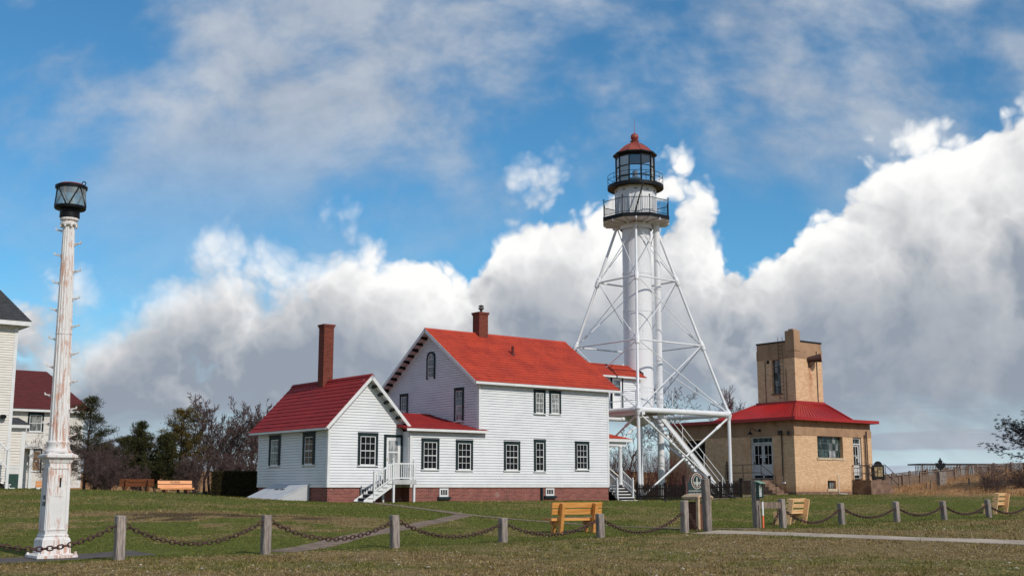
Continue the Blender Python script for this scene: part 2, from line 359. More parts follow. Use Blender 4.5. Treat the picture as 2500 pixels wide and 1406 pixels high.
for s_, w_, z_ in ((9,0,.85),(0,0,.89),(-4.2,0,.90),(-8.3,.65,.90),(-8.3,8,.98),(0,9,.95),(9,9,.95),(12,.4,.83)):
    x_, y_ = hw(s_, w_); GP.append((x_, y_, z_))
for a_ in range(0, 360, 20): GP.append((200*math.sin(R(a_)), 60+220*math.cos(R(a_)), .9 if 90 < a_ < 270 else 1.0))
for x_ in range(-70, 24, 12): GP.append((x_, 128 + 6*math.sin(x_*.2), 2.6 + .5*math.sin(x_*.13)))
GP = np.array(GP)
def _tps(r2): return np.where(r2 > 1e-9, .5*r2*np.log(np.maximum(r2, 1e-9)), 0.0)
def _fit():
    X = GP[:, :2]/50; n = len(X); K = _tps(((X[:, None]-X[None])**2).sum(-1)) + np.eye(n)*2e-4
    Pm = np.c_[np.ones(n), X]; A = np.zeros((n+3, n+3)); A[:n, :n] = K; A[:n, n:] = Pm; A[n:, :n] = Pm.T
    return np.linalg.solve(A, np.r_[GP[:, 2], 0, 0, 0])
_W = _fit()
def ground_z(x, y):
    x = np.atleast_1d(np.asarray(x, float)); y = np.atleast_1d(np.asarray(y, float)); out = np.empty(len(x)); C0 = GP[:, :2]/50
    for i in range(0, len(x), 20000):
        Q = np.c_[x[i:i+20000], y[i:i+20000]]/50
        out[i:i+20000] = _tps(((Q[:, None]-C0[None])**2).sum(-1)) @ _W[:-3] + _W[-3] + Q @ _W[-2:]
    r = np.hypot(x, y-60); k = np.clip((r-150)/60, 0, 1)
    out = out*(1-k) + .9*k + (.5*_vn(x, y, .31, 7)+.5*_vn(x, y, .7, 8)-.5)*.06
    return out
def gz(x, y): return float(ground_z([x], [y])[0])
FN = np.array([-U[1], U[0]])      # normal of the chain line, towards the houses
FO = np.array([-8.05, 24.5])
def side_of_fence(x, y): return (np.asarray(x)-FO[0])*FN[0] + (np.asarray(y)-FO[1])*FN[1]
def _vn(x, y, f, seed):           # cheap value noise for patch maps
    rs = np.random.RandomState(seed); Gd = rs.rand(64, 64)
    a = np.asarray(x)*f+1000; b = np.asarray(y)*f+1000; i = np.floor(a).astype(int); j = np.floor(b).astype(int); u = a-i; v = b-j
    u = u*u*(3-2*u); v = v*v*(3-2*v); g = lambda p, q: Gd[p % 64, q % 64]
    return (g(i,j)*(1-u)+g(i+1,j)*u)*(1-v) + (g(i,j+1)*(1-u)+g(i+1,j+1)*u)*v
def sstep(x, a, b): t = np.clip((x-a)/(b-a), 0, 1); return t*t*(3-2*t)
def patches(x, y):
    """what grows where: (dry, dune) in 0..1"""
    x = np.asarray(x, float); y = np.asarray(y, float)
    fbm = .5*_vn(x, y, .35, 1)+.3*_vn(x, y, .9, 2)+.2*_vn(x, y, 2.3, 3)
    sf = side_of_fence(x, y) + (fbm-.5)*1.6
    dry = 1-sstep(sf, -.6, .9)                                         # the gravelly verge on the near side of the chain
    dry = np.maximum(dry*(.45+.5*sstep(fbm, .3, .6)), 1.35*np.exp(-(((x+9.5)/5.5)**4+((y-37.8)/4.6)**4))*sstep(fbm, .25, .5))   # scorched bank on the lawn
    dry = np.maximum(dry, .50*sstep(fbm, .40, .62))
    dune = np.maximum(sstep(y + .1*x*0 + (fbm-.5)*4, 88, 92)*sstep(-x, -17, -12)*1.0, 0)
    dune = np.maximum(dune, sstep(x - 26.0 + (y-70)*.06 + (fbm-.5)*3, 0, 1.6)*sstep(y, 62, 65))
    dune = np.maximum(dune, sstep(y, 84, 88)*sstep(x, 22, 26))
    dune = np.maximum(dune, sstep(np.hypot(x, y-60), 70, 85)*sstep(y, 62, 70))
    return dry, dune
def grassy(name, blades):
    m, T, b = bsdf_mat(name); g = T.n('ShaderNodeNewGeometry').outputs['Position']
    dry = T.n('ShaderNodeAttribute', dict(attribute_name='dry')).outputs['Fac']; dune = T.n('ShaderNodeAttribute', dict(attribute_name='dune')).outputs['Fac']
    n1 = T.noise(g, .9, 6, .62); n2 = T.noise(g, 4.0, 6, .75); n3 = T.noise(g, 20.0, 4, .7)
    if blades: rnd = T.n('ShaderNodeAttribute', dict(attribute_name='rnd')).outputs['Fac']
    else: rnd = n3
    v = T.m('ADD', T.m('MULTIPLY', n2, .35), T.m('ADD', T.m('MULTIPLY', n3, .35), T.m('MULTIPLY', rnd, .30)))
    green = T.ramp(v, [(.34, lin(48,52,16)), (.5, lin(88,94,34)), (.66, lin(130,130,62))])
    brown = T.ramp(v, [(.34, lin(54,42,22)), (.5, lin(118,97,58)), (.66, lin(192,170,120))])
    straw = T.ramp(v, [(.3, lin(110,78,50)), (.5, lin(166,124,84)), (.7, lin(208,172,126))])
    k = T.ss(T.m('ADD', dry, T.m('MULTIPLY', T.m('SUBTRACT', T.m('ADD', T.m('MULTIPLY', n1, .30), T.m('ADD', T.m('MULTIPLY', n2, .45), T.m('MULTIPLY', rnd, .25))), .5), 2.0)), .20, .80)
    brown = T.mix(T.ss(dry, .98, 1.3, 0, .75), brown, c4(lin(58,42,24)))
    col = T.mix(k, green, brown)
    if not blades:
        stones = T.m('MULTIPLY', T.ss(T.noise(g, 26, 3, .7), .60, .68), T.ss(dry, .45, .8))
        col = T.mix(stones, col, c4(lin(168,160,146)))
    col = T.mix(dune, col, straw)
    T.put(b.inputs['Base Color'], col); b.inputs['Roughness'].default_value = .95; b.inputs['Specular IOR Level'].default_value = .15
    if not blades:
        bn = T.n('ShaderNodeBump', None, Strength=.8, Distance=.03); T.put(bn.inputs['Height'], T.m('ADD', n3, n2)); T.put(b.inputs['Normal'], bn.outputs[0])
    return m
GROUND_M = grassy('lawn', False); BLADE_M = grassy('grass_blades', True)
def add_attr(me, name, arr):
    a = me.attributes.new(name, 'FLOAT', 'POINT'); a.data.foreach_set('value', np.asarray(arr, np.float32))
def make_ground():
    def axis(lo, hi, step, far):
        c = np.arange(lo, hi+.01, step); g = [far*(k/8.0)**2.2 for k in range(1, 9)]
        return np.r_[[lo-v for v in g[::-1]], c, [hi+v for v in g]]
    xs = axis(-46, 62, .6, 3000); ys = axis(8, 135, .6, 3500)
    X, Y = np.meshgrid(xs, ys); x, y = X.ravel(), Y.ravel(); z = ground_z(x, y)
    dry, dune = patches(x, y); z = z + dune*(_vn(x, y, .6, 9)-.3)*.35*np.clip((150-np.hypot(x, y-60))/60, 0, 1)
    nx, ny = len(xs), len(ys); i = np.arange(nx-1); j = np.arange(ny-1); I, J = np.meshgrid(i, j); a = (J*nx+I).ravel()
    faces = np.c_[a, a+1, a+nx+1, a+nx]
    me = bpy.data.meshes.new('ground'); me.from_pydata(np.c_[x, y, z].tolist(), [], faces.tolist())
    add_attr(me, 'dry', dry); add_attr(me, 'dune', dune); me.materials.append(GROUND_M)
    me.polygons.foreach_set('use_smooth', [True]*len(me.polygons))
    o = link('ground', me); o['kind'] = 'structure'
make_ground()
def ribbon(name, pts, widths, m, lift=.03, n=40, label=None):
    """a walkway laid on the terrain: closed slab, a little proud of the turf"""
    P = np.array(pts, float); t = np.linspace(0, len(P)-1, n); q = np.c_[np.interp(t, range(len(P)), P[:, 0]), np.interp(t, range(len(P)), P[:, 1])]
    w = np.interp(t, range(len(P)), widths); d = np.gradient(q, axis=0); d /= np.linalg.norm(d, axis=1)[:, None]; nn = np.c_[-d[:, 1], d[:, 0]]
    rs = np.random.RandomState(5); L = q+nn*(w/2+rs.rand(n)*.06)[:, None]; Rr = q-nn*(w/2+rs.rand(n)*.06)[:, None]; Md = q
    vs = []
    for k in range(n):
        for pt in (L[k], Md[k], Rr[k]): vs.append((pt[0], pt[1], gz(*pt)+lift))
    for k in range(n):
        for pt in (L[k], Rr[k]): vs.append((pt[0], pt[1], gz(*pt)-.15))
    fs = []
    for k in range(n-1):
        for c in (0, 1): fs.append((k*3+c, k*3+c+1, k*3+c+4, k*3+c+3))
        b0 = n*3+k*2; fs += [(k*3, k*3+3, b0+2, b0), (k*3+2, k*3+5, b0+3, b0+1)]
    fs += [(0, 2, n*3+1, n*3), ((n-1)*3, (n-1)*3+2, n*3+(n-1)*2+1, n*3+(n-1)*2)]
    mb = MB().add(vs, fs); return mb.build(name, m, kind='structure')
PATH_M = pm('brown_gravel_path', lin(136,116,98), lin(108,90,74), 3, .95, 6, (1,1,1), .4, 60, c3=lin(168,148,128), s3=40)
WALK_M = pm('concrete_walk', lin(186,170,150), lin(160,144,126), 1.2, .9, 6, (1,1,1), .3, 50, c3=lin(138,120,104), s3=6)
PAD_M = pm('asphalt_pad', lin(92,82,76), lin(76,68,63), 3, .95, 6, (1,1,1), .4, 60)
ribbon('path', [(-5.3,27.3),(-4.82,28.7),(-4.34,31.5),(-3.66,35.3),(-2.91,38.6),(-2.17,42.1),(-1.7,44.6)], [.85,.75,.68,.62,.62,.66,.6], PATH_M, .012)
ribbon('path', [(-6.7,56.0),(-5.16,51.6),(-3.48,48.1),(-1.93,44.7),(-.45,43.4),(1.15,41.7),(3.18,40.0),(4.63,38.6),(6.3,37.2),(7.3,36.3)], [.42,.42,.45,.65,.42,.4,.4,.4,.5,.8], PATH_M, .016)
ribbon('walkway', [(5.6,34.6),(7.3,32.9),(8.7,31.7),(10.0,30.7),(11.3,29.8),(12.5,28.9),(14.5,27.4),(18,24.8)], [1.35]*8, WALK_M, .014)
ribbon('path', [(10.6,67.6),(11.6,69.6),(13.9,73.4),(15.6,76.0),(16.6,78.6)], [1.2]*5, PATH_M, .012)
ribbon('paved_pad', [(-16.0,20.6),(-12.6,23.4),(-10.0,25.6),(-8.3,26.9)], [2.0,2.0,1.9,1.6], PAD_M, .012)

# ================================================================ wall pieces
def clap_rows(wall, fr, z0, z1, rng, holes, m, pitch=.133, name='clapboard', joined=False):
    """lapped boards, one object a course; rng(z) -> (t0, t1); holes: (t0,t1,z0,z1)"""
    n = int(round((z1-z0)/pitch)); p = (z1-z0)/n; all_mb = MB()
    for i in range(n):
        za = z0+i*p+.015; zb = z0+(i+1)*p; a0, a1 = rng(za); b0, b1 = rng(min(zb, z1))
        if a1-a0 < .05: continue
        cuts = sorted((h[0], h[1]) for h in holes if h[2] < za+p*.6 and h[3] > za+p*.4)
        segs = []; t = a0
        for c0, c1 in cuts:
            if c0 > t: segs.append((t, min(c0, a1)))
            t = max(t, c1)
        if t < a1: segs.append((t, a1))
        for k0, k1 in segs:
            mb = all_mb if joined else MB()
            if k1-k0 < .02: continue
            j0 = b0 if k0 == a0 else k0; j1 = b1 if k1 == a1 else k1
            j0, j1 = max(j0, b0), min(j1, b1)
            if j1 < j0: j0 = j1 = (j0+j1)/2
            ob, ot = .036, .006; 
            mb.hexa([fr.P(k0,za,0), fr.P(k1,za,0), fr.P(k1,za,ob), fr.P(k0,za,ob), fr.P(j0,zb,0), fr.P(j1,zb,0), fr.P(j1,zb,ot), fr.P(j0,zb,ot)])
            if not joined: mb.build(name, m, wall)
    if joined: all_mb.build('clapboards', m, wall, kind='stuff')
def window(parent, fr, t0, t1, z0, z1, cols=3, rows=2, glass=None, cas=.125, trim=None, sash_m=None, o=.03, sill=True, single=False, mats=None):
    """double-hung window: dark casing, white sashes, each pane a piece"""
    trim = trim or G_TRIM; sash_m = sash_m or W_TRIM; glass = glass or GLASS_D
    mb = MB(); d = o+.035
    fr.box(mb, t0, t0+cas, z0, z1, .0, d); fr.box(mb, t1-cas, t1, z0, z1, .0, d); fr.box(mb, t0+cas, t1-cas, z1-cas, z1, .0, d)
    fr.box(mb, t0-.02, t1+.02, z1, z1+.03, 0, d+.03)
    w = mb.build('window', trim, parent)
    a, b, lo, hi = t0+cas, t1-cas, z0+(.05 if sill else 0), z1-cas
    sm = MB(); bd = .042; mid = (lo+hi)/2
    fr.box(sm, a, a+bd, lo, hi, .0, o+.012); fr.box(sm, b-bd, b, lo, hi, .0, o+.012)
    fr.box(sm, a+bd, b-bd, hi-bd, hi, .0, o+.012); fr.box(sm, a+bd, b-bd, lo, lo+bd*1.4, .0, o+.012)
    halves = [(lo+bd*1.4, hi-bd)] if single else [(lo+bd*1.4, mid-.02), (mid+.02, hi-bd)]
    if not single: fr.box(sm, a+bd, b-bd, mid-.02, mid+.02, .0, o+.018)
    px0, px1 = a+bd, b-bd; cw = (px1-px0)/cols; mu = .009
    for (h0, h1) in halves:
        rh = (h1-h0)/rows
        for i in range(1, cols): fr.box(sm, px0+i*cw-mu, px0+i*cw+mu, h0, h1, .0, o+.004)
        for j in range(1, rows): fr.box(sm, px0, px1, h0+j*rh-mu, h0+j*rh+mu, .0, o+.003)
    sm.build('sash', sash_m, w)
    for hi_, (h0, h1) in enumerate(halves):
        rh = (h1-h0)/rows
        for i in range(cols):
            for j in range(rows):
                g = MB(); l = mu if i else 0; r_ = mu if i < cols-1 else 0; bo = mu if j else 0; tp = mu if j < rows-1 else 0
                fr.box(g, px0+i*cw+l, px0+(i+1)*cw-r_, h0+j*rh+bo, h0+(j+1)*rh-tp, .002, o-.010)
                g.build('pane', (mats[hi_] if mats else glass), w)
    if sill:
        s = MB(); fr.box(s, t0-.03, t1+.03, z0, z0+.05, 0, o+.07); s.build('sill', sash_m, w)
    return w
def shingle_roof(parent, P, t0, t1, length, course, m, rnd, name='shingle_course', wmin=.5, wmax=.75, thick=.016, roof_name='roof', slab=.09, trim0=None):
    """P(t, d, o): along the eave, up the slope, out of the slope. A slab, and each course of shingles on it"""
    mb = MB(); q = lambda t, d, o: P(t, d, o)
    mb.hexa([q(t0,0,-slab), q(t1,0,-slab), q(t1,length,-slab), q(t0,length,-slab), q(t0,0,0), q(t1,0,0), q(t1,length,0), q(t0,length,0)])
    rf = mb.build(roof_name, m, parent)
    n = int(round(length/course)); c = length/n
    for i in range(n):
        s = MB(); t = t0-.01 - rnd.random()*wmin*.8; d0 = i*c - (.02 if i == 0 else 0); d1 = (i+1)*c+.02
        while t < t1:
            w = rnd.uniform(wmin, wmax); a = max(t, t0-.01); b = min(t+w-.006, t1+.01)
            if b-a > .02:
                k = thick*rnd.uniform(.8, 1.25)
                s.hexa([q(a,d0,.001), q(b,d0,.001), q(b,d1,.001), q(a,d1,.001), q(a,d0,k+.008), q(b,d0,k+.008), q(b,d1,.003), q(a,d1,.003)])
            t += w
        s.build(name, m, rf)
    return rf
def rake_brackets(parent, pts, m, sz, nrm):
    for p, up in pts:
        b = MB(); b.rbox(p, sz[0], sz[1], sz[2], up); b.build('bracket', m, parent)
def post_with_cap(mb, x, y, z0, z1, w):
    mb.box(x-w/2, x+w/2, y-w/2, y+w/2, z0, z1); mb.box(x-w*.68, x+w*.68, y-w*.68, y+w*.68, z1, z1+.03)
    mb.lathe([(w*.3, z1+.03), (w*.55, z1+.075), (w*.5, z1+.12), (w*.12, z1+.16)], 8, (x, y))

# ================================================================ keepers' house
rnd = random.Random(4)
house = thing('keepers_house', "long white clapboard house with bright red roofs and brick chimneys in front of the lighthouse", 'house', (HOUSE[0], HOUSE[1], 0), GR)
FRONT = Fr((0, 0), (1, 0), (0, -1)); GABL = Fr((0, 0), (0, 1), (-1, 0))
WFR = Fr((0, .65), (1, 0), (0, -1)); WSL = Fr((-8.31, 0), (0, 1), (-1, 0)); LNK = Fr((-4.18, 0), (0, 1), (-1, 0)); PFR = Fr((0, 3.3), (1, 0), (0, -1))
ZB, ZE = 1.60, 6.93
SL = .672; RX = 4.38                                   # main roof: rise per metre, ridge line
def main_wall_top(w): return 6.78 + SL*min(w, 9.0-w)
# walls (cores behind the boards) and foundation
mb = MB(); mb.box(-4.16, 8.97, .02, .20, ZB-.02, 4.30); mb.box(0.0, 8.97, .021, .2, 4.30, 6.93); front_wall = mb.build('wall', W_SIDING, house)
mb = MB(); mb.prism([(0.02, .2, ZB-.02), (0.02, 9.0-.22, ZB-.02), (0.02, 8.78, 6.85), (.02, 4.5, 9.80), (.02, .2, 6.85)], (.16, 0, 0)); gable_wall = mb.build('wall', W_SIDING, house)
mb = MB(); mb.prism([(8.80, .2, ZB-.02), (8.80, 8.78, ZB-.02), (8.80, 8.78, 6.85), (8.80, 4.5, 9.80), (8.80, .2, 6.85)], (.16, 0, 0)); end_wall = mb.build('wall', W_SIDING, house)
mb = MB(); mb.box(.2, 8.78, 8.80, 9.0, ZB-.02, 6.9); mb.build('wall', W_SIDING, house)
FW = [(-3.51,-2.46,2.40,3.92,3,2,GLASS_D), (-1.44,-.39,2.38,3.90,3,2,GLASS_D), (1.60,2.66,2.39,3.90,3,2,GLASS_D), (3.60,4.40,2.36,4.04,2,2,GLASS_D), (6.47,7.49,2.48,4.02,3,2,GLASS_D),
      (3.60,4.40,5.40,6.68,2,2,GLASS_M), (4.67,5.49,5.42,6.68,2,2,GLASS_C)]
holes = [(a, b, c-.01, d+.03) for a, b, c, d, *_ in FW]
holes_low = holes + []
clap_rows(front_wall, FRONT, ZB+.12, 4.26, lambda z: (-4.05, 8.87), holes, W_SIDING)
clap_rows(front_wall, FRONT, 4.26, 6.86, lambda z: (.10, 8.87), holes, W_SIDING)
mb = MB(); FRONT.box(mb, -4.16, 8.97, ZB-.02, ZB+.12, 0, .035); mb.build('water_table', W_TRIM, front_wall)
mb = MB(); FRONT.box(mb, -4.18, -4.05, ZB+.12, 4.2, -.01, .038); FRONT.box(mb, 8.87, 8.99, ZB+.12, 6.86, -.01, .038); FRONT.box(mb, -.018, .10, 4.35, 6.86, -.01, .038); mb.build('corner_board', W_TRIM, front_wall)
for a, b, c, d, cc, rr, g in FW: window(house, FRONT, a, b, c, d, cc, rr, g)
# gable end
GW = [(1.28,2.13,4.93,6.70,2,2), (6.61,7.43,4.93,6.70,2,2)]
gh = [(a, b, c, d+.03) for a, b, c, d, *_ in GW] + [(3.96,4.77,7.37,8.80)]
def grng(z):
    if z < 6.95: return (.08, 8.9)
    k = (z-6.95)/SL; return (k+.02, 9.0-k-.24)
clap_rows(gable_wall, GABL, 4.35, 9.78, grng, gh, W_SIDING)
clap_rows(end_wall, Fr((8.97, 0), (0, 1), (1, 0)), ZB+.1, 6.9, lambda z: (.05, 8.95), [], W_SIDING, joined=True)
for a, b, c, d, cc, rr in GW: window(house, GABL, a, b, c, d, cc, rr, GLASS_B, mats=[GLASS_C, GLASS_B])
# arched gable window
def arch_pts(fr, cx, r, z0, zs, o, n=12):
    return [fr.P(cx-r, z0, o), fr.P(cx+r, z0, o)] + [fr.P(cx+r*math.cos(math.pi*k/n), zs+r*math.sin(math.pi*k/n), o) for k in range(n+1)]
def arch_ring(mb, fr, cx, r0, r1, z0, zs, o0, o1, n=12):
    A = [(cx-r1, z0)] + [(cx-r1*math.cos(math.pi*k/n), zs+r1*math.sin(math.pi*k/n)) for k in range(n+1)] + [(cx+r1, z0)]
    B = [(cx-r0, z0)] + [(cx-r0*math.cos(math.pi*k/n), zs+r0*math.sin(math.pi*k/n)) for k in range(n+1)] + [(cx+r0, z0)]
    for (a, b, c, d) in zip(A, A[1:], B[1:], B):
        mb.hexa([fr.P(*a, o0), fr.P(*b, o0), fr.P(*c, o0), fr.P(*d, o0), fr.P(*a, o1), fr.P(*b, o1), fr.P(*c, o1), fr.P(*d, o1)])
mb = MB(); arch_ring(mb, GABL, 4.365, .30, .41, 7.37, 8.46, 0, .075); aw = mb.build('window', G_TRIM, house)
aw['label'] = 'tall arched attic window with dark green surround'
mb = MB(); arch_ring(mb, GABL, 4.365, .25, .30, 7.42, 8.46, 0, .045); GABL.box(mb, 4.355, 4.375, 7.42, 8.74, 0, .034); GABL.box(mb, 4.1, 4.63, 8.02, 8.06, 0, .046); GABL.box(mb, 4.1, 4.63, 8.44, 8.46, 0, .033); GABL.box(mb, 4.1, 4.63, 7.72, 7.74, 0, .033)
GABL.box(mb, 4.08, 4.65, 7.42, 7.48, 0, .044); mb.build('sash', W_TRIM, aw)
for zz0, zz1 in ((7.48,7.72),(7.74,8.02),(8.06,8.44)):
    for a_, b_ in ((4.115,4.355),(4.375,4.615)):
        mb = MB(); GABL.box(mb, a_, b_, zz0, zz1, .002, .018); mb.build('pane', GLASS_B, aw)
for sgn in (-1, 1):
    mb = MB(); mb.prism([GABL.P(4.365+sgn*.01, 8.46, .018)] + [GABL.P(4.365+sgn*.25*math.cos(k*math.pi/12), 8.46+.25*math.sin(k*math.pi/12), .018) for k in range(7)], (.016, 0, 0)); mb.build('pane', GLASS_B, aw)
# main roof
hyp = math.hypot(1, SL)
def Pfront(t, d, o): return (t, -.35 + d/hyp - o*SL/hyp, 6.93 + d*SL/hyp + o/hyp)
def Pback(t, d, o): return (t, 9.11 - d/hyp + o*SL/hyp, 6.93 + d*SL/hyp + o/hyp)
LEN = (RX+.35)*hyp
main_roof = shingle_roof(house, Pfront, -.45, 9.60, LEN, .285, RED_ROOF, rnd, thick=.022)
mb = MB(); q = Pback; mb.hexa([q(-.45,0,-.09), q(9.6,0,-.09), q(9.6,LEN,-.09), q(-.45,LEN,-.09), q(-.45,0,.01), q(9.6,0,.01), q(9.6,LEN,.01), q(-.45,LEN,.01)]); mb.build('roof', RED_ROOF, house)
mb = MB(); mb.prism([(-.47, RX-.13, 10.045), (-.47, RX, 10.155), (-.47, RX+.13, 10.045), (-.47, RX, 10.02)], (10.1, 0, 0)); mb.build('ridge_cap', RED_ROOF, main_roof)
mb = MB(); mb.box(-.45, 9.60, -.375, -.345, 6.79, 6.915); mb.build('eave_board', W_TRIM, main_roof)
# rakes at the gable end: white board, soffit, dark brackets
def rake(parent, x, o_pts, th, depth, m): pass
for sgn, (pa, pb) in ((1, (Pfront, 0)), (-1, (Pback, 0))):
    mb = MB(); mb.hexa([pa(-.48,0,-.17), pa(-.45,0,-.17), pa(-.45,LEN+.0,-.17), pa(-.48,LEN,-.17), pa(-.48,0,.0), pa(-.45,0,.0), pa(-.45,LEN,.0), pa(-.48,LEN,.0)]); mb.build('rake_board', W_TRIM, main_roof)
    mb = MB(); mb.hexa([pa(-.035,.55,-.42), pa(-.02,.55,-.42), pa(-.02,LEN,-.42), pa(-.035,LEN,-.42), pa(-.035,.55,-.10), pa(-.02,.55,-.10), pa(-.02,LEN,-.10), pa(-.035,LEN,-.10)]); mb.build('frieze_board', W_TRIM, main_roof)
for k in range(11):
    d = .35 + k*.52
    for pa in (Pback,):
        mb = MB(); mb.hexa([pa(-.42,d,-.19), pa(-.05,d,-.26), pa(-.05,d+.10,-.26), pa(-.42,d+.10,-.19), pa(-.42,d,-.095), pa(-.05,d,-.095), pa(-.05,d+.10,-.095), pa(-.42,d+.10,-.095)]); mb.build('bracket', BLACK, main_roof)
# white soffits under the overhanging rakes
for pa in (Pfront, Pback):
    mb = MB(); mb.hexa([pa(-.449,.0,-.102), pa(.02,.0,-.102), pa(.02,LEN-.02,-.102), pa(-.449,LEN-.02,-.102), pa(-.449,.0,-.091), pa(.02,.0,-.091), pa(.02,LEN-.02,-.091), pa(-.449,LEN-.02,-.091)]); mb.build('soffit', W_TRIM, main_roof)
mb = MB(); mb.hexa([Pfront(.0,.001,-.102), Pfront(9.59,.001,-.102), Pfront(9.59,.43,-.102), Pfront(.0,.43,-.102), Pfront(.0,.001,-.092), Pfront(9.59,.001,-.092), Pfront(9.59,.43,-.092), Pfront(.0,.43,-.092)]); mb.build('soffit', W_TRIM, main_roof)
# chimney on the main roof
def chimney(parent, x, y, w, z0, z1, cap=None):
    mb = MB(); mb.box(x-w/2, x+w/2, y-w/2, y+w/2, z0, z1-.16); c = mb.build('chimney', CHIM, parent)
    mb = MB(); mb.box(x-w/2-.03, x+w/2+.03, y-w/2-.03, y+w/2+.03, z1-.16, z1-.08); mb.box(x-w/2-.06, x+w/2+.06, y-w/2-.06, y+w/2+.06, z1-.08, z1); mb.build('chimney_crown', CHIM, c)
    return c
ch = chimney(main_roof, 3.25, 4.3, .62, 9.5, 11.30)
mb = MB(); mb.lathe([(.08, 11.30), (.08, 11.48)], 10, (3.3, 4.3)); mb.lathe([(.05, 11.48), (.16, 11.5), (.16, 11.58), (.13, 11.59)], 12, (3.3, 4.3)); mb.lathe([(.15, 11.64), (.15, 11.7), (.02, 11.76)], 12, (3.3, 4.3)); mb.build('flue_cap', IRON, ch)
mb = MB(); mb.prism([(2.88, 3.84, 9.66), (3.62, 3.84, 9.66), (3.62, 4.0, 9.84), (2.88, 4.0, 9.84)], (0, .02, .05)); mb.build('flashing', IRON, ch)
mb = MB(); mb.lathe([(.16, 8.72), (.10, 8.86), (.075, 8.92), (.075, 9.28), (.02, 9.30)], 10, (4.12, 2.45)); mb.build('vent_pipe', MAROON, main_roof)
# link roof: shed rising from the eave up to the gable wall
LS = (5.42-4.42)/4.7; lh = math.hypot(1, LS)
def Plink(t, d, o): return (t, -.32 + d/lh - o*LS/lh, 4.42 + d*LS/lh + o/lh)
LL = 4.7*lh
link_roof = shingle_roof(house, Plink, -4.55, -.003, LL, .29, RED_ROOF2, rnd)
mb = MB(); mb.hexa([Plink(-.003,0,-.09), Plink(.42,0,-.09), Plink(.42,.32,-.09), Plink(-.003,.32,-.09), Plink(-.003,0,.01), Plink(.42,0,.01), Plink(.42,.32,.01), Plink(-.003,.32,.01)]); mb.build('roof_return', RED_ROOF2, link_roof)
mb = MB(); mb.box(-4.55, .42, -.345, -.315, 4.29, 4.41); mb.build('eave_board', W_TRIM, link_roof)
mb = MB(); mb.prism([(-4.55, 4.2, 5.38), (-4.55, 4.35, 5.47), (-4.55, 4.55, 5.38)], (4.53, 0, 0)); mb.build('ridge_cap', RED_ROOF2, link_roof)
mb = MB(); mb.prism([(-4.55, 4.4, 5.36), (-4.55, 8.6, 4.5), (-4.55, 8.6, 4.4), (-4.55, 4.4, 5.26)], (4.53, 0, 0)); mb.build('roof', RED_ROOF2, house)
mb = MB(); mb.box(-4.18, -4.0, .1, 8.5, ZB-.02, 4.28); link_side = mb.build('wall', W_SIDING, house)
clap_rows(link_side, LNK, ZB+.12, 4.28, lambda z: (.04, .63), [], W_SIDING)
# ---- gabled wing
WX0, WX1, WXC, WEND, WEV, WPK = -8.31, -4.17, -6.24, 7.98, 4.38, 6.90
WS = (6.93-4.35)/2.45; wh = math.hypot(1, WS); WLEN = 2.45*wh
mb = MB(); mb.prism([(WX0, .67, ZB-.02), (WX1, .67, ZB-.02), (WX1, .67, 4.40), (WXC, .67, 6.60), (WX0, .67, 4.40)], (0, .16, 0)); wing_front = mb.build('wall', W_SIDING, house)
mb = MB(); mb.box(WX0+.02, WX0+.18, .84, WEND, ZB-.02, 4.42); wing_side = mb.build('wall', W_SIDING, house)
mb = MB(); mb.box(WX0+.2, WX1, WEND-.16, WEND-.02, ZB-.02, 4.4); mb.build('wall', W_SIDING, house)
def wrng(z):
    if z < 4.35: return (WX0+.10, WX1)
    k = (z-4.35)/WS; return (WX0+k+.05, WX1-k-.05)
door_hole = (-5.26, -4.19, 1.7, 4.12); win_hole = (-6.72, -5.61, 2.55, 4.16)
clap_rows(wing_front, WFR, ZB+.12, 6.45, wrng, [door_hole, win_hole], W_SIDING)
WL = [(5.45,6.69,2.60,4.15), (1.87,3.09,2.60,4.18)]
clap_rows(wing_side, WSL, ZB+.12, 4.36, lambda z: (.78, WEND), [(a, b, c-.01, d+.03) for a, b, c, d in WL], W_SIDING)
mb = MB(); WFR.box(mb, WX0-.02, WX1, ZB-.02, ZB+.12, -.01, .036); WSL.box(mb, .66, WEND, ZB-.02, ZB+.12, -.02, .034); mb.build('water_table', W_TRIM, wing_front)
mb = MB(); WFR.box(mb, WX0-.03, WX0+.10, ZB+.12, 4.3, -.01, .038); WSL.box(mb, .66, .78, ZB+.121, 4.3, -.02, .036); mb.build('corner_board', W_TRIM, wing_front)
window(house, WFR, -6.72, -5.61, 2.56, 4.14, 3, 2, GLASS_D)
window(house, WSL, 5.45, 6.69, 2.60, 4.15, 3, 2, GLASS_B, cas=.2, mats=[GLASS_M, GLASS_M])
window(house, WSL, 1.87, 3.09, 2.60, 4.18, 2, 2, GLASS_D, cas=.2)
def Pwl(t, d, o): return (-8.69 + d/wh - o*WS/wh, t, 4.35 + d*WS/wh + o/wh)
def Pwr(t, d, o): return (-3.79 - d/wh + o*WS/wh, t, 4.35 + d*WS/wh + o/wh)
wing_roof = shingle_roof(house, Pwl, .22, 8.35, WLEN, .275, RED_ROOF2, rnd, wmin=.6, wmax=1.0, thick=.02)
ZD = .0
mb = MB(); q = Pwr; mb.hexa([q(.22,0,-.09), q(8.35,0,-.09), q(8.35,WLEN,-.09), q(.22,WLEN,-.09), q(.22,0,.012), q(8.35,0,.012), q(8.35,WLEN,.012), q(.22,WLEN,.012)]); mb.build('roof', RED_ROOF2, house)
mb = MB(); mb.prism([(WXC-.13, .2, 6.87), (WXC, .2, 7.0), (WXC+.13, .2, 6.87), (WXC, .2, 6.85)], (0, 8.2, 0)); mb.build('ridge_cap', RED_ROOF2, wing_roof)
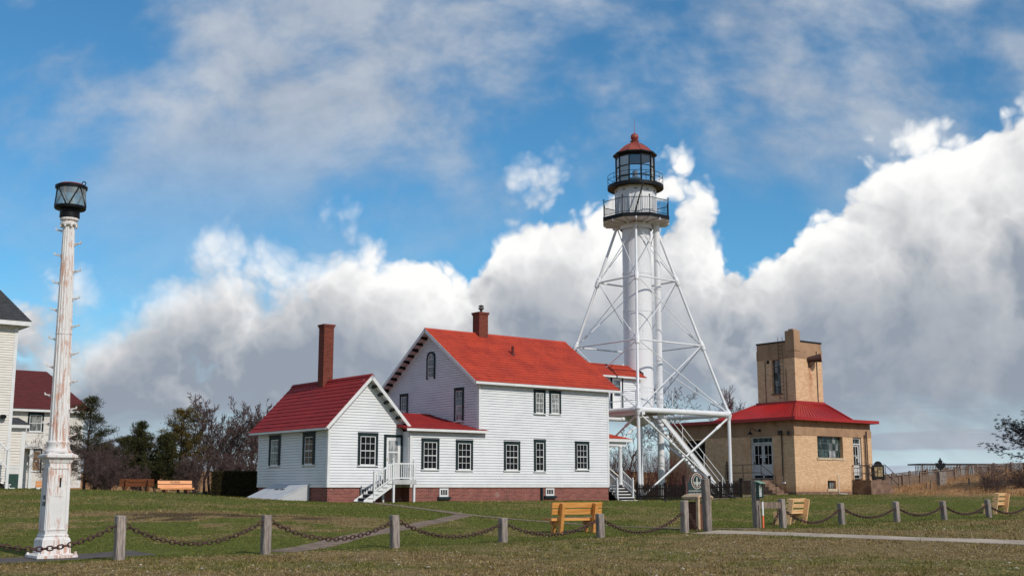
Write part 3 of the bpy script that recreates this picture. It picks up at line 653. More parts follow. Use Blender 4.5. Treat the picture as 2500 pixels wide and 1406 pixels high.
mb = MB(); mb.box(-8.71, -8.68, .22, 8.35, 4.24, 4.335); mb.build('eave_board', W_TRIM, wing_roof)
for q in (Pwl, Pwr):
    mb = MB(); mb.hexa([q(.19,0,-.15), q(.22,0,-.15), q(.22,WLEN,-.15), q(.19,WLEN,-.15), q(.19,0,.0), q(.22,0,.0), q(.22,WLEN,.0), q(.19,WLEN,.0)]); mb.build('rake_board', W_TRIM, wing_roof)
    mb = MB(); mb.hexa([q(.60,.5,-.36), q(.612,.5,-.36), q(.612,WLEN,-.36), q(.60,WLEN,-.36), q(.60,.5,-.10), q(.612,.5,-.10), q(.612,WLEN,-.10), q(.60,WLEN,-.10)]); mb.build('frieze_board', W_TRIM, wing_roof)
for k in range(6):
    d = .42 + k*.50
    mb = MB(); q = Pwr; mb.hexa([q(.24,d,-.17), q(.58,d,-.26), q(.58,d+.11,-.26), q(.24,d+.11,-.17), q(.24,d,-.095), q(.58,d,-.095), q(.58,d+.11,-.095), q(.24,d+.11,-.095)]); mb.build('bracket', BLACK, wing_roof)
chimney(wing_roof, -6.3, 4.75, .56, 6.4, 9.85)
for q in (Pwl, Pwr):
    mb = MB(); mb.hexa([q(.221,.0,-.102), q(.68,.0,-.102), q(.68,WLEN-.02,-.102), q(.221,WLEN-.02,-.102), q(.221,.0,-.091), q(.68,.0,-.091), q(.68,WLEN-.02,-.091), q(.221,WLEN-.02,-.091)]); mb.build('soffit', W_TRIM, wing_roof)
mb = MB(); q = Pwl; mb.hexa([q(.69,.001,-.102), q(8.34,.001,-.102), q(8.34,.5,-.102), q(.69,.5,-.102), q(.69,.001,-.092), q(8.34,.001,-.092), q(8.34,.5,-.092), q(.69,.5,-.092)]); mb.build('soffit', W_TRIM, wing_roof)
# foundation of brick
mb = MB(); mb.box(-4.14, 8.95, .03, .28, .2, ZB-.02); mb.box(-4.14, -3.9, .28, 8.4, .2, ZB-.02); mb.box(8.7, 8.95, .28, 8.9, .2, ZB-.02); mb.box(-8.27, -4.16, .69, .95, .2, ZB-.02); mb.box(-8.27, -8.0, .95, 7.94, .2, ZB-.02); fnd = mb.build('foundation', BRICK, house)
for a, b, c, d, bars in ((-2.40,-1.87,1.12,1.53,4), (4.41,4.99,1.14,1.53,4)):
    mb = MB(); FRONT.box(mb, a, b, c, d, -.02, .03); w = mb.build('cellar_window', W_TRIM, house)
    n = bars; cw = (b-a-.12)/n
    for i in range(n):
        mb = MB(); FRONT.box(mb, a+.06+i*cw+.015, a+.06+(i+1)*cw-.015, c+.09, d-.07, .031, .036); mb.build('pane', GLASS_D, w)
    mb = MB(); FRONT.box(mb, a-.1, b+.12, c-.13, c-.005, -.02, .10); mb.build('sill', G_TRIM, w)
mb = MB(); WFR.box(mb, -6.48, -5.75, 1.12, 1.55, -.06, .0); w = mb.build('cellar_window', W_TRIM, house)
for i in range(5):
    mb = MB(); WFR.box(mb, -6.42+i*.13, -6.32+i*.13, 1.18, 1.50, .001, .006); mb.build('pane', GLASS_D, w)
mb = MB(); mb.box(4.07, 4.18, -.09, .025, .7, 1.55); mb.build('downpipe', G_TRIM, house)
# wing door
mb = MB(); WFR.box(mb, -5.26, -5.13, 1.95, 4.12, 0, .07); WFR.box(mb, -4.32, -4.19, 1.95, 4.12, 0, .07); WFR.box(mb, -5.13, -4.32, 3.99, 4.12, 0, .07); dr = mb.build('door', G_TRIM, house)
mb = MB(); WFR.box(mb, -5.13, -4.32, 1.95, 3.99, .0, .03); WFR.box(mb, -5.13, -5.0, 1.95, 3.99, .03, .045); WFR.box(mb, -4.46, -4.32, 1.95, 3.99, .03, .045); WFR.box(mb, -5.0, -4.46, 3.82, 3.99, .03, .045); WFR.box(mb, -5.0, -4.46, 1.95, 2.7, .03, .045); WFR.box(mb, -5.0, -4.46, 3.24, 3.30, .03, .045); WFR.box(mb, -4.74, -4.72, 2.7, 3.82, .03, .040); mb.build('storm_door', W_TRIM, dr)
for a_, b_ in ((-4.99,-4.74),(-4.72,-4.47)):
    for c_, d_ in ((2.71,3.23),(3.31,3.81)):
        mb = MB(); WFR.box(mb, a_, b_, c_, d_, .031, .036); mb.build('pane', GLASS_C, dr)
mb = MB(); WFR.box(mb, -5.09, -5.07, 2.85, 2.97, .045, .075); mb.build('handle', pm('brass', (.5,.3,.08), None, 1, .35, metal=.8), dr)
# stoop: landing, steps down to the left, railing
mb = MB(); mb.box(-5.44, -4.12, -.55, .60, 1.86, 1.94); mb.box(-5.44, -4.12, -.56, -.50, 1.72, 1.86); stoop = mb.build('stoop', pm('grey_deck', (.50,.50,.50), (.42,.42,.42), 3, .7), house)
for x, y, z in ((-5.38, -.49, 1.72), (-4.22, -.49, 1.72), (-5.35, .50, 1.86)):
    mb = MB(); mb.box(x-.05, x+.05, y-.05, y+.05, .5, z); mb.build('support_post', W_TRIM, stoop)
for y in (-.48, .42):
    mb = MB(); mb.prism([(-5.44, y, 1.94), (-5.44, y, 1.58), (-6.70, y, .78), (-6.98, y, .78), (-6.98, y, .98)], (0, .045, 0)); mb.build('stringer', W_TRIM, stoop)
for k in range(6):
    x = -5.44-k*.26; z = 1.94-(k+1)*.168
    mb = MB(); mb.box(x-.29, x+.0, -.52, .46, z-.035, z); mb.build('step', stoop.data.materials[0], stoop)
    mb = MB(); mb.box(x-.02, x-.005, -.43, .42, z+.0, z+.13); mb.build('riser_gap_shade', DARKROOM, stoop)  # near-black board stands in for shade in the open riser
mb = MB(); post_with_cap(mb, -6.43, -.47, .95, 2.28, .085); mb.build('newel', W_TRIM, stoop)
mb = MB(); post_with_cap(mb, -5.40, -.47, 1.94, 2.80, .085); mb.build('newel', W_TRIM, stoop)
mb = MB(); post_with_cap(mb, -4.22, -.47, 1.94, 2.80, .085); mb.build('newel', W_TRIM, stoop)
mb = MB(); mb.bar((-6.43,-.47,2.18),(-5.40,-.47,2.70),.06,.07); mb.bar((-6.43,-.47,1.40),(-5.40,-.47,2.04),.05,.06); mb.bar((-5.40,-.47,2.70),(-4.22,-.47,2.70),.06,.07); mb.bar((-5.40,-.47,2.02),(-4.22,-.47,2.02),.05,.06); mb.build('rail', W_TRIM, stoop)
for k in range(7):
    f = (k+1)/8; x = -6.43+1.03*f; mb = MB(); mb.box(x-.018, x+.018, -.488, -.452, 1.40+.64*f, 2.16+.52*f); mb.build('baluster', W_TRIM, stoop)
for k in range(9):
    x = -5.40+1.18*(k+1)/10; mb = MB(); mb.box(x-.018, x+.018, -.488, -.452, 2.03, 2.68); mb.build('baluster', W_TRIM, stoop)
# cellar hatch against the wing
HATCH_M = pm('hatch_paint', (.56,.57,.59), (.48,.49,.51), 1.5, .6)
H0, H1, HX, HZ = 2.35, 5.95, -9.95, 1.76
mb = MB(); mb.prism([(-8.32, H0, HZ-.05), (-8.32, H0, .6), (HX, H0, .6), (HX, H0, 1.0)], (0, H1-H0, 0)); hatch = mb.build('cellar_hatch', HATCH_M, house)
for a, b in ((H0-.03, (H0+H1)/2-.012), ((H0+H1)/2+.012, H1+.03)):
    mb = MB(); mb.hexa([(-8.30,a,HZ-.03),(HX-.04,a,.98),(HX-.04,b,.98),(-8.30,b,HZ-.03),(-8.30,a,HZ+.02),(HX-.04,a,1.03),(HX-.04,b,1.03),(-8.30,b,HZ+.02)]); lf = mb.build('hatch_door', HATCH_M, hatch)
    mb = MB(); mb.hexa([(-9.55,a+.4,1.15),(-9.70,a+.4,1.10),(-9.70,b-.4,1.10),(-9.55,b-.4,1.15),(-9.55,a+.4,1.19),(-9.70,a+.4,1.15),(-9.70,b-.4,1.15),(-9.55,b-.4,1.19)]); mb.build('hatch_batten', HATCH_M, hatch)
for k in range(4):
    mb = MB(); yk = 3.7+k*.22+(.14 if k > 1 else 0); mb.rbox((-9.0, yk, 1.475), .16, .03, .05, Matrix.Rotation(math.atan2(.73,1.6), 3, 'Y').inverted()); mb.build('hatch_hinge', BLACK, hatch)
# ---- covered passage to the tower
mb = MB(); mb.box(8.9, 14.75, 3.32, 3.48, 6.0, 8.15); mb.box(8.9, 14.75, 5.12, 5.28, 6.0, 8.15); mb.box(8.9, 14.75, 3.32, 5.28, 5.86, 6.0); mb.prism([(14.6, 3.48, 6.0), (14.6, 5.12, 6.0), (14.6, 5.12, 8.15), (14.6, 4.3, 8.8), (14.6, 3.48, 8.15)], (.14, 0, 0)); pwall = mb.build('wall', W_SIDING, house)
clap_rows(pwall, PFR, 6.02, 8.1, lambda z: (9.0, 14.72), [(12.25, 13.25, 6.0, 8.1)], W_SIDING)
PS = (8.97-8.19)/1.3; ph = math.hypot(1, PS); PL = 1.3*ph
def Pp(t, d, o): return (t, 3.0 + d/ph - o*PS/ph, 8.19 + d*PS/ph + o/ph)
def Pp2(t, d, o): return (t, 5.6 - d/ph + o*PS/ph, 8.19 + d*PS/ph + o/ph)
proof = shingle_roof(house, Pp, 8.97, 15.0, PL, .28, RED_ROOF, rnd)
mb = MB(); q = Pp2; mb.hexa([q(8.97,0,-.09), q(15,0,-.09), q(15,PL,-.09), q(8.97,PL,-.09), q(8.97,0,.01), q(15,0,.01), q(15,PL,.01), q(8.97,PL,.01)]); mb.build('roof', RED_ROOF, house)
mb = MB(); mb.box(8.97, 15.0, 2.975, 3.005, 8.07, 8.175); mb.build('eave_board', W_TRIM, proof)
mb = MB(); mb.prism([(8.97, 4.18, 8.93), (8.97, 4.3, 9.02), (8.97, 4.42, 8.93)], (6.04, 0, 0)); mb.build('ridge_cap', RED_ROOF, proof)
mb = MB(); mb.prism([(14.98, 3.3, 8.40), (14.98, 4.3, 9.05), (14.98, 4.3, 9.14), (14.98, 3.3, 8.50)], (.05, 0, 0)); mb.build('flashing', BLACK, proof)
mb = MB(); PFR.box(mb, 12.22, 12.36, 6.1, 8.08, 0, .06); PFR.box(mb, 13.14, 13.24, 6.1, 8.08, 0, .06); pd = mb.build('door', G_TRIM, house)
mb = MB(); PFR.box(mb, 12.36, 13.14, 6.1, 8.06, 0, .03); PFR.box(mb, 12.36, 12.50, 6.1, 8.06, .03, .045); PFR.box(mb, 13.02, 13.14, 6.1, 8.06, .03, .045); PFR.box(mb, 12.5, 13.02, 6.1, 6.3, .03, .045); PFR.box(mb, 12.5, 13.02, 6.85, 6.98, .03, .045); PFR.box(mb, 12.5, 13.02, 7.92, 8.06, .03, .045); PFR.box(mb, 12.72, 12.78, 6.3, 6.85, .03, .042); mb.build('door_leaf', W_TRIM, pd)
for j in range(3):
    for i in range(2):
        mb = MB(); PFR.box(mb, 12.505+i*.262, 12.755+i*.262, 6.99+j*.31, 7.285+j*.31, .031, .037); mb.build('pane', GLASS_B, pd)
# ---- porch on the far end of the house, with its steps
mb = MB(); mb.box(8.98, 11.30, .75, 3.4, 4.18, 4.30); mb.prism([(8.98, .6, 4.30), (11.45, .6, 4.30), (8.98, .6, 4.62)], (0, 2.9, 0)); porch = mb.build('porch_roof', RED_ROOF, house)
mb = MB(); mb.box(8.99, 11.42, .62, .66, 4.12, 4.295); mb.box(11.40, 11.44, .66, 3.4, 4.12, 4.295); mb.box(9.0, 11.1, .80, .92, 3.88, 4.12); mb.box(10.98, 11.1, .92, 3.3, 3.88, 4.12); mb.build('porch_beam', W_TRIM, porch)
mb = MB(); mb.lathe([(.14,1.72),(.14,1.8),(.105,1.84),(.095,3.75),(.13,3.82),(.13,3.88)], 12, (10.66,.86)); mb.lathe([(.14,1.72),(.14,1.8),(.105,1.84),(.095,3.75),(.13,3.82),(.13,3.88)], 12, (11.0,3.1)); mb.build('porch_column', W_TRIM, porch)
mb = MB(); mb.box(8.98, 10.95, .85, 3.3, 1.60, 1.70); psteps = mb.build('porch_steps', stoop.data.materials[0], house)
mb = MB(); mb.box(9.0, 10.9, .95, 3.2, .6, 1.60); mb.build('porch_void_shade', DARKROOM, psteps)  # near-black box stands for the shaded void under the porch floor
for k in range(5):
    z = 1.70-(k+1)*.165; y = .85-k*.235
    mb = MB(); mb.box(9.56, 10.80, y-.27, y-.0, z-.045, z); mb.build('step', W_TRIM, psteps)
    mb = MB(); mb.box(9.60, 10.76, y-.02, y-.005, z+.0, z+.12); mb.build('riser_gap_shade', DARKROOM, psteps)  # dark strip put where only shade shows between the treads
    for x in (9.58, 10.17, 10.76):
        mb = MB(); mb.box(x-.025, x+.025, y-.24, y-.20, z-.165, z-.045); mb.build('step_block', W_TRIM, psteps)
mb = MB()
for k in range(5):
    mb.bar((9.02+k*.10, .83, .72), (9.22+k*.10, .83, 1.12), .03, .01, (0,1,0)); mb.bar((9.22+k*.10, .817, .72), (9.02+k*.10, .817, 1.12), .03, .01, (0,1,0))
mb.build('lattice', W_TRIM, psteps)
for xx in (9.57, 10.78):
    mb = MB(); post_with_cap(mb, xx, .90, 1.70, 2.62, .08); mb.build('newel', W_TRIM, psteps)
    mb = MB(); post_with_cap(mb, xx, -.02, .95, 1.96, .08); mb.build('newel', W_TRIM, psteps)
    mb = MB(); mb.bar((xx,.90,2.54),(xx,-.02,1.90),.05,.06); mb.bar((xx,.90,1.88),(xx,-.02,1.24),.045,.05); mb.build('rail', W_TRIM, psteps)
    for k in range(7):
        f = (k+.9)/7.8; y = .90-.92*f; mb = MB(); mb.box(xx-.016, xx+.016, y-.016, y+.016, 1.88-.64*f, 2.52-.64*f); mb.build('baluster', W_TRIM, psteps)
mb = MB(); mb.bar((8.99,.90,2.54),(9.57,.90,2.54),.05,.06); mb.bar((8.99,.90,1.90),(9.57,.90,1.90),.045,.05); mb.build('rail', W_TRIM, psteps)
for k in range(4): mb = MB(); x = 9.07+k*.13; mb.box(x-.016,x+.016,.884,.916,1.91,2.52); mb.build('baluster', W_TRIM, psteps)

# ================================================================ lighthouse
TX, TY = hw(15.6, 4.3); TG = .85
tower = thing('lighthouse_tower', 'tall white iron skeletal lighthouse with central tube, black galleries and red domed lantern', 'lighthouse', (TX, TY, 0), GR)
LV = [(17.95, 1.23), (14.40, 2.48), (10.28, 3.95), (6.0, 5.47)]     # height and reach of the leg joints
DIRS = [Vector((-1,-1,0)).normalized(), Vector((1,-1,0)).normalized(), Vector((1,1,0)).normalized(), Vector((-1,1,0)).normalized()]   # front, right, back, left
def J(k, l): return DIRS[k % 4]*LV[l][1] + Vector((0,0,LV[l][0]))
CR = .91
prof = [(.25, 5.30), (.55, 5.45), (CR, 5.80), (CR, 5.90)]
for z in (7.7, 10.1, 12.5, 14.9, 17.2): prof += [(CR, z-.07), (CR+.012, z-.069), (CR+.012, z+.069), (CR, z+.07)]
prof += [(CR, 18.2)]
mb = MB(); mb.lathe(prof, 48); column = mb.build('column', W_TOWER, tower, smooth=True)
for z in (7.7, 10.1, 12.5, 14.9, 17.2):           # rivet rows, the half that can be seen plus the rest
    mb = MB()
    for i in range(56):
        a = 2*math.pi*i/56
        for dz in (-.045, .045):
            c = Vector((math.cos(a)*(CR+.012), math.sin(a)*(CR+.012), z+dz)); mb.rbox(c, .022, .022, .022, Matrix.Rotation(a, 3, 'Z') @ Matrix.Rotation(.785, 3, 'X'))
    mb.build('rivet_row', W_TOWER, column, kind='stuff')
for k, (z0, z1) in enumerate(((6.05,7.63),(7.77,10.03),(10.17,12.43),(12.57,14.83),(14.97,17.13))):   # vertical laps between the rings
    mb = MB()
    for a in (R(-100)+k*.5, R(80)+k*.5):
        for i in range(24):
            c = Vector((math.cos(a)*(CR+.004), math.sin(a)*(CR+.004), z0+(z1-z0)*(i+.5)/24)); mb.rbox(c, .02, .02, .02, Matrix.Rotation(a, 3, 'Z'))
        mb.rbox(Vector((math.cos(a)*CR, math.sin(a)*CR, (z0+z1)/2)), .012, .09, z1-z0, Matrix.Rotation(a, 3, 'Z'))
    mb.build('lap_seam', W_TOWER, column, kind='stuff')
# weight tube beside the column
def cam_local(dx, dy): a = -GR; return (dx*math.cos(a)-dy*math.sin(a), dx*math.sin(a)+dy*math.cos(a))   # world offset -> tower frame
px_, py_ = cam_local(1.25, -.30)
mb = MB(); pr = [(.205, .4)]
for z in (4.2, 7.0, 9.4, 13.9): pr += [(.205, z-.05), (.235, z-.045), (.235, z+.045), (.205, z+.05)]
mb.lathe(pr+[(.205, 18.2)], 20, (px_, py_)); mb.build('side_pipe', W_METAL, tower, smooth=True)
for k in range(4):
    mb = MB()
    for l in range(3): mb.tube(J(k,l), J(k,l+1), .082, .092, 12, False)
    d = DIRS[k]; f = d*5.47; mb.tube(f+Vector((0,0,6.0)), f+Vector((0,0,.3)), .105, .105, 12, False); mb.lathe([(.22,.55),(.22,.78),(.13,.84)], 12, (f.x, f.y))
    mb.build('leg', W_METAL, tower, smooth=True)
    for l in (1, 2, 3):
        p = J(k, l); t = (J(k,l-1)-p).normalized(); b = (J(k,l+1)-p).normalized() if l < 3 else Vector((0,0,-1))
        mb = MB(); r = .17 if l < 3 else .2
        mb.tube(p+b*.32, p+b*.27, .13, .15, 12); mb.tube(p+b*.27, p, .14, r, 12); mb.tube(p, p+t*.26, r, .14, 12); mb.tube(p+t*.26, p+t*.33, .15, .12, 12)
        mb.build('joint', W_METAL, tower, smooth=True)
for k in range(4):                                            # the four faces: struts and crossed tie rods
    for l in (1, 2):
        mb = MB(); mb.tube(J(k,l), J(k+1,l), .052, .052, 8, False); mb.build('strut', W_METAL, tower, smooth=True)
    a, b = J(k,3), J(k+1,3); mb = MB(); mb.tube(a, b, .165, .165, 16, False); t = (b-a).normalized(); m_ = (a+b)/2
    mb.tube(m_-t*.03, m_+t*.03, .185, .185, 16); mb.tube(a+t*.15, a+t*.45, .19, .18, 16); mb.tube(b-t*.45, b-t*.15, .18, .19, 16)
    mb.build('ring_beam', W_METAL, tower, smooth=True)
    for l in range(3):
        for (p, q, sh) in ((J(k,l), J(k+1,l+1), .04), (J(k+1,l), J(k,l+1), -.04)):
            o = (DIRS[k]+DIRS[(k+1) % 4]).normalized()*sh; p = p+o; q = q+o; r = .024 if l < 2 else .034
            mb = MB(); mb.tube(p, q, r, r, 6, False); n = (p-q).normalized()
            c = q+n*(q-p).length*(.16 if l else .72); mb.tube(c-n*.16, c+n*.16, r*2.0, r*2.0, 6); mb.build('tie_rod', W_METAL, tower, smooth=True)
    g0, g1 = DIRS[k]*5.47+Vector((0,0,.9)), DIRS[(k+1) % 4]*5.47+Vector((0,0,.9)); a, b = J(k,3)-Vector((0,0,.2)), J(k+1,3)-Vector((0,0,.2))
    for p, q, sh in ((a, g1, .05), (b, g0, -.05)):
        o = (DIRS[k]+DIRS[(k+1) % 4]).normalized()*sh; p = p+o; q = q+o; n = (q-p).normalized()
        mb = MB(); mb.tube(p, q, .055, .055, 8, False); mb.tube(p+n*.9, p+n*1.35, .085, .085, 8); mb.build('tie_rod', W_METAL, tower, smooth=True)
# lower gallery: octagon, one side square to the viewpoint
OCT = math.atan2(-1, 0) - GR + R(22.5) - .10
def octp(r, z): return [Vector((r*math.cos(OCT+i*math.pi/4), r*math.sin(OCT+i*math.pi/4), z)) for i in range(8)]
mb = MB(); mb.lathe([(2.18, 18.24), (2.18, 18.42), (.9, 18.42)], 8, (0,0), OCT, caps=False); mb.lathe([(2.26, 18.20), (2.26, 18.46), (2.16, 18.46), (2.16, 18.44)], 8, (0,0), OCT, caps=False); gal = mb.build('gallery', BLACK, tower)
mb = MB(); mb.lathe([(.9, 18.14), (2.20, 18.235), (2.26, 18.195)], 8, (0,0), OCT, caps=False)
for i in range(16):
    a = OCT+i*math.pi/8; mb.bar((math.cos(a)*.95, math.sin(a)*.95, 18.06), (math.cos(a)*2.1, math.sin(a)*2.1, 18.16), .07, .14)
mb.lathe([(CR+.12, 17.75), (CR+.14, 18.1), (CR+.02, 18.14)], 24, caps=False); mb.build('gallery_soffit', W_TOWER, gal)
A8 = octp(2.20, 18.44)
for i in range(8):
    a, b = A8[i], A8[(i+1) % 8]; up = Vector((0,0,1))
    mb = MB(); mb.tube(a, a+up*1.08, .026, .026, 6); mb.lathe([(.02,a.z+1.08),(.05,a.z+1.12),(.05,a.z+1.15),(.01,a.z+1.2)], 8, (a.x,a.y)); mb.build('gallery_post', BLACK, gal)
    for hz, tk in ((1.02, .036), (.12, .03)): mb = MB(); mb.bar(a+up*hz, b+up*hz, tk, tk); mb.build('gallery_rail', BLACK, gal)
    for j in range(1, 15):
        p = a+(b-a)*(j/15); mb = MB(); mb.bar(p+up*.12, p+up*1.02, .016, .016); mb.build('baluster', BLACK, gal)
# watch room, ten-sided
DEC = OCT - R(22.5) + R(18) + .0
def decp(r, z): return [Vector((r*math.cos(DEC+i*math.pi/5), r*math.sin(DEC+i*math.pi/5), z)) for i in range(10)]
mb = MB(); mb.lathe([(1.31, 18.42), (1.31, 20.47)], 10, (0,0), DEC); watch = mb.build('watch_room', W_METAL, tower)
W10, W11 = decp(1.31, 18.45), decp(1.31, 20.40)
for i in range(10):
    a, b = W10[i], W10[(i+1) % 10]; t = (b-a).normalized(); n = Vector((t.y, -t.x, 0)); n = n if n.dot(a) > 0 else -n
    mb = MB(); fr = Fr((a.x, a.y), (t.x, t.y), (n.x, n.y)); L = (b-a).length
    fr.box(mb, -.02, .06, 18.46, 20.40, -.01, .022); fr.box(mb, L*.5-.2, L*.5+.2, 18.6, 20.2, -.01, .012)
    mb.build('panel', W_METAL, watch)
    mb = MB(); fr.box(mb, L*.5-.09, L*.5+.09, 20.18, 20.23, .0, .03); mb.build('vent', BLACK, watch)
# upper gallery, round
mb = MB(); mb.lathe([(1.25, 20.47), (1.74, 20.47), (1.80, 20.43), (1.80, 20.63), (1.70, 20.65), (1.15, 20.65)], 40, caps=False); g2 = mb.build('lantern_gallery', BLACK, tower)
def ring(mb, r, z, w, n=48):
    pts = [(r*math.cos(2*math.pi*i/n), r*math.sin(2*math.pi*i/n), z) for i in range(n+1)]
    for a, b in zip(pts, pts[1:]): mb.tube(a, b, w, w, 5, False)
for z in (21.0, 21.28):
    mb = MB(); ring(mb, 1.77, z, .017); mb.build('gallery_rail', BLACK, g2)
for i in range(10):
    a = DEC+R(4)+i*math.pi/5; mb = MB(); mb.tube((1.77*math.cos(a),1.77*math.sin(a),20.6), (1.77*math.cos(a),1.77*math.sin(a),21.29), .015, .015, 5); mb.build('gallery_post', BLACK, g2)
# ladder bar between the galleries
def camside(dx, dy, z): x, y = cam_local(dx, dy); return (x, y, z)
mb = MB(); mb.bar(camside(.33,-1.72,20.5), camside(-.27,-1.95,18.45), .07, .05); mb.bar(camside(.30,-1.72,20.5), camside(-.31,-1.95,18.45), .03, .03); mb.build('ladder', BLACK, tower)
# lantern
L0, L1 = 20.65, 22.55
mb = MB(); mb.lathe([(1.25, 20.62), (1.25, 20.76), (1.15, 20.78)], 10, (0,0), DEC, caps=False); lan = mb.build('lantern', BLACK, tower)
mb = MB(); mb.lathe([(1.15, 22.44), (1.25, 22.46), (1.25, 22.62)], 10, (0,0), DEC, caps=False); mb.build('lantern_head', BLACK, lan)
D0, D1 = decp(1.23, 20.7), decp(1.23, 22.55); LB = [20.76, 21.14, 21.81, 22.46]
for i in range(10):
    mb = MB(); mb.bar(D0[i], D1[i], .06, .06); mb.build('mullion', BLACK, lan)
    a, b = D0[i], D0[(i+1) % 10]
    for z in LB[1:3]: mb = MB(); mb.bar(Vector((a.x,a.y,z)), Vector((b.x,b.y,z)), .045, .045); mb.build('glazing_bar', BLACK, lan)
    for z0, z1 in zip(LB, LB[1:]):
        mb = MB(); k = .985; mb.add([(a.x*k,a.y*k,z0),(b.x*k,b.y*k,z0),(b.x*k,b.y*k,z1),(a.x*k,a.y*k,z1)], [(0,1,2,3)]); mb.build('pane', CLEAR, lan)
mb = MB(); mb.lathe([(1.15, 20.66), (.02, 20.66)], 10, (0,0), DEC, caps=False); mb.lathe([(.32,20.66),(.30,20.95),(.24,20.98),(.24,21.1),(.34,21.12),(.34,21.2),(.18,21.22),(.17,21.66),(.1,21.7)], 16); mb.build('lamp_pedestal', pm('grey_lamp', (.16,.18,.19), (.10,.11,.12), 4, .4), lan)
mb = MB(); mb.lathe([(.14,21.3),(.17,21.36),(.17,21.6),(.14,21.66)], 14); mb.lathe([(.165,21.22),(.19,21.25),(.165,21.28)], 14); mb.build('lamp_lens', pm('lens_glass', (.35,.42,.42), (.2,.25,.25), 5, .15), lan)
# pale sheets added behind the left panes, standing for daylight on the white inside
for i in range(10):
    a, b = decp(1.17, 0)[i], decp(1.17, 0)[(i+1) % 10]; m_ = (a+b)/2; wx = m_.x*math.cos(GR)-m_.y*math.sin(GR); wy = m_.x*math.sin(GR)+m_.y*math.cos(GR)
    if wx < -.35:
        mb = MB(); t = (b-a).normalized(); n = Vector((t.y,-t.x,0))*.01; mb.hexa([Vector((a.x,a.y,20.78)), Vector((b.x,b.y,20.78)), Vector((b.x,b.y,20.78))+n, Vector((a.x,a.y,20.78))+n, Vector((a.x,a.y,22.44)), Vector((b.x,b.y,22.44)), Vector((b.x,b.y,22.44))+n, Vector((a.x,a.y,22.44))+n]); mb.build('daylight_sheet', pm('pale_daylight_sheet', (.62,.64,.66), None, 1, .8), lan)
# dome, ball, rod
mb = MB(); mb.lathe([(1.12,22.40),(1.36,22.60),(1.42,22.63),(1.42,22.72),(1.20,22.76)], 10, (0,0), DEC, caps=False); mb.lathe([(1.2,22.42),(.02,22.42)], 10, (0,0), DEC, caps=False); rim = mb.build('roof', BLACK, tower)
mb = MB(); mb.lathe([(1.27,22.745),(1.12,22.92),(.92,23.10),(.68,23.28),(.44,23.42),(.27,23.49),(.24,23.52),(.24,23.60),(.30,23.62),(.30,23.66),(.16,23.68)], 10, (0,0), DEC); dome = mb.build('dome', RUST_RED, rim)
for i in range(10):
    a = DEC+i*math.pi/5; c, s_ = math.cos(a), math.sin(a); pts = [(r*c, r*s_, z+.012) for r, z in ((1.27,22.745),(1.12,22.92),(.92,23.10),(.68,23.28),(.44,23.42),(.27,23.49))]
    mb = MB(); mb.path(pts, .018, 5); mb.build('dome_seam', RUST_RED, rim)
mb = MB(); mb.lathe([(.01,23.64)]+[(.265*math.sin(k*math.pi/12), 23.92-.265*math.cos(k*math.pi/12)) for k in range(1,12)]+[(.01,24.19)], 20); mb.build('ball', RUST_RED, rim, smooth=True)
mb = MB(); mb.tube((0,0,24.15),(0,0,25.2),.022,.008,6); mb.build('lightning_rod', RUST_RED, rim)
# platform by the passage door and its railing; local frame: house frame minus (15.6, 4.3)
def HL(s, w, z): return Vector((s-15.6, w-4.3, z))
mb = MB(); mb.box(11.75-15.6, 15.0-15.6, .75-4.3, 3.28-4.3, 5.86, 6.02); mb.box(11.72-15.6, 11.95-15.6, .1-4.3, 3.28-4.3, 5.70, 5.86); mb.box(13.6-15.6, 15.0-15.6, .70-4.3, .75-4.3, 5.84, 6.06); plat = mb.build('platform', W_METAL, tower)
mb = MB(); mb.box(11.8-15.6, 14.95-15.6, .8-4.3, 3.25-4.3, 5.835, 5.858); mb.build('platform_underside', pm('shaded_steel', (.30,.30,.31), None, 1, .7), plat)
for p in ((12.0,.9),(12.0,2.1),(12.0,3.2),(13.4,.85),(15.0,.85)):
    mb = MB(); mb.tube(HL(p[0],p[1],6.0), HL(p[0],p[1],7.12), .022, .022, 6); mb.build('rail_post', W_METAL, plat)
for z in (6.58, 7.12):
    mb = MB(); mb.path([HL(12.0,3.25,z), HL(12.0,.9,z), HL(13.4,.85,z), HL(13.75,.85,z)], .022, 6); mb.build('handrail', W_METAL, plat)
    mb = MB(); mb.path([HL(15.0,.85,z), HL(15.0,1.9,z)], .022, 6); mb.build('handrail', W_METAL, plat)
# stair down to the ground, along the front
S0, S1, Z0, Z1 = 13.7, 19.35, 5.9, .98
def stl(f, w, dz=0): return HL(S0+(S1-S0)*f, w, Z0+(Z1-Z0)*f+dz)
stair = None
for w in (.80, 1.62):
    mb = MB(); mb.bar(stl(0,w), stl(1,w), .05, .24); st_ = mb.build('stair_stringer', W_METAL, tower)
for k in range(22):
    f = (k+.6)/22.4; p = stl(f, 1.21, .02); mb = MB(); mb.box(p.x-.13, p.x+.13, p.y-.38, p.y+.38, p.z-.02, p.z+.02); mb.build('tread', W_METAL, tower)
for dz, e in ((1.02, .0), (.56, .0)):
    mb = MB(); mb.path([HL(13.7,.80,6.02+dz+.05), stl(.02,.8,dz), stl(.965,.8,dz)], .022, 6)
    if dz > 1: mb.path([stl(.965,.8,dz), stl(.985,.8,dz-.08)+Vector((.09,0,-.1)), stl(.985,.8,-.1)+Vector((.09,0,0))], .022, 6)
    mb.build('stair_rail', W_METAL, tower)
    mb = MB(); mb.path([stl(.02,1.62,dz), stl(.96,1.62,dz)], .018, 6); mb.build('stair_rail', W_METAL, tower)
for f in (.04, .36, .68, .96):
    for w in (.8, 1.62):
        mb = MB(); mb.tube(stl(f,w), stl(f,w,1.02), .020, .020, 6); mb.build('stair_post', W_METAL, tower)

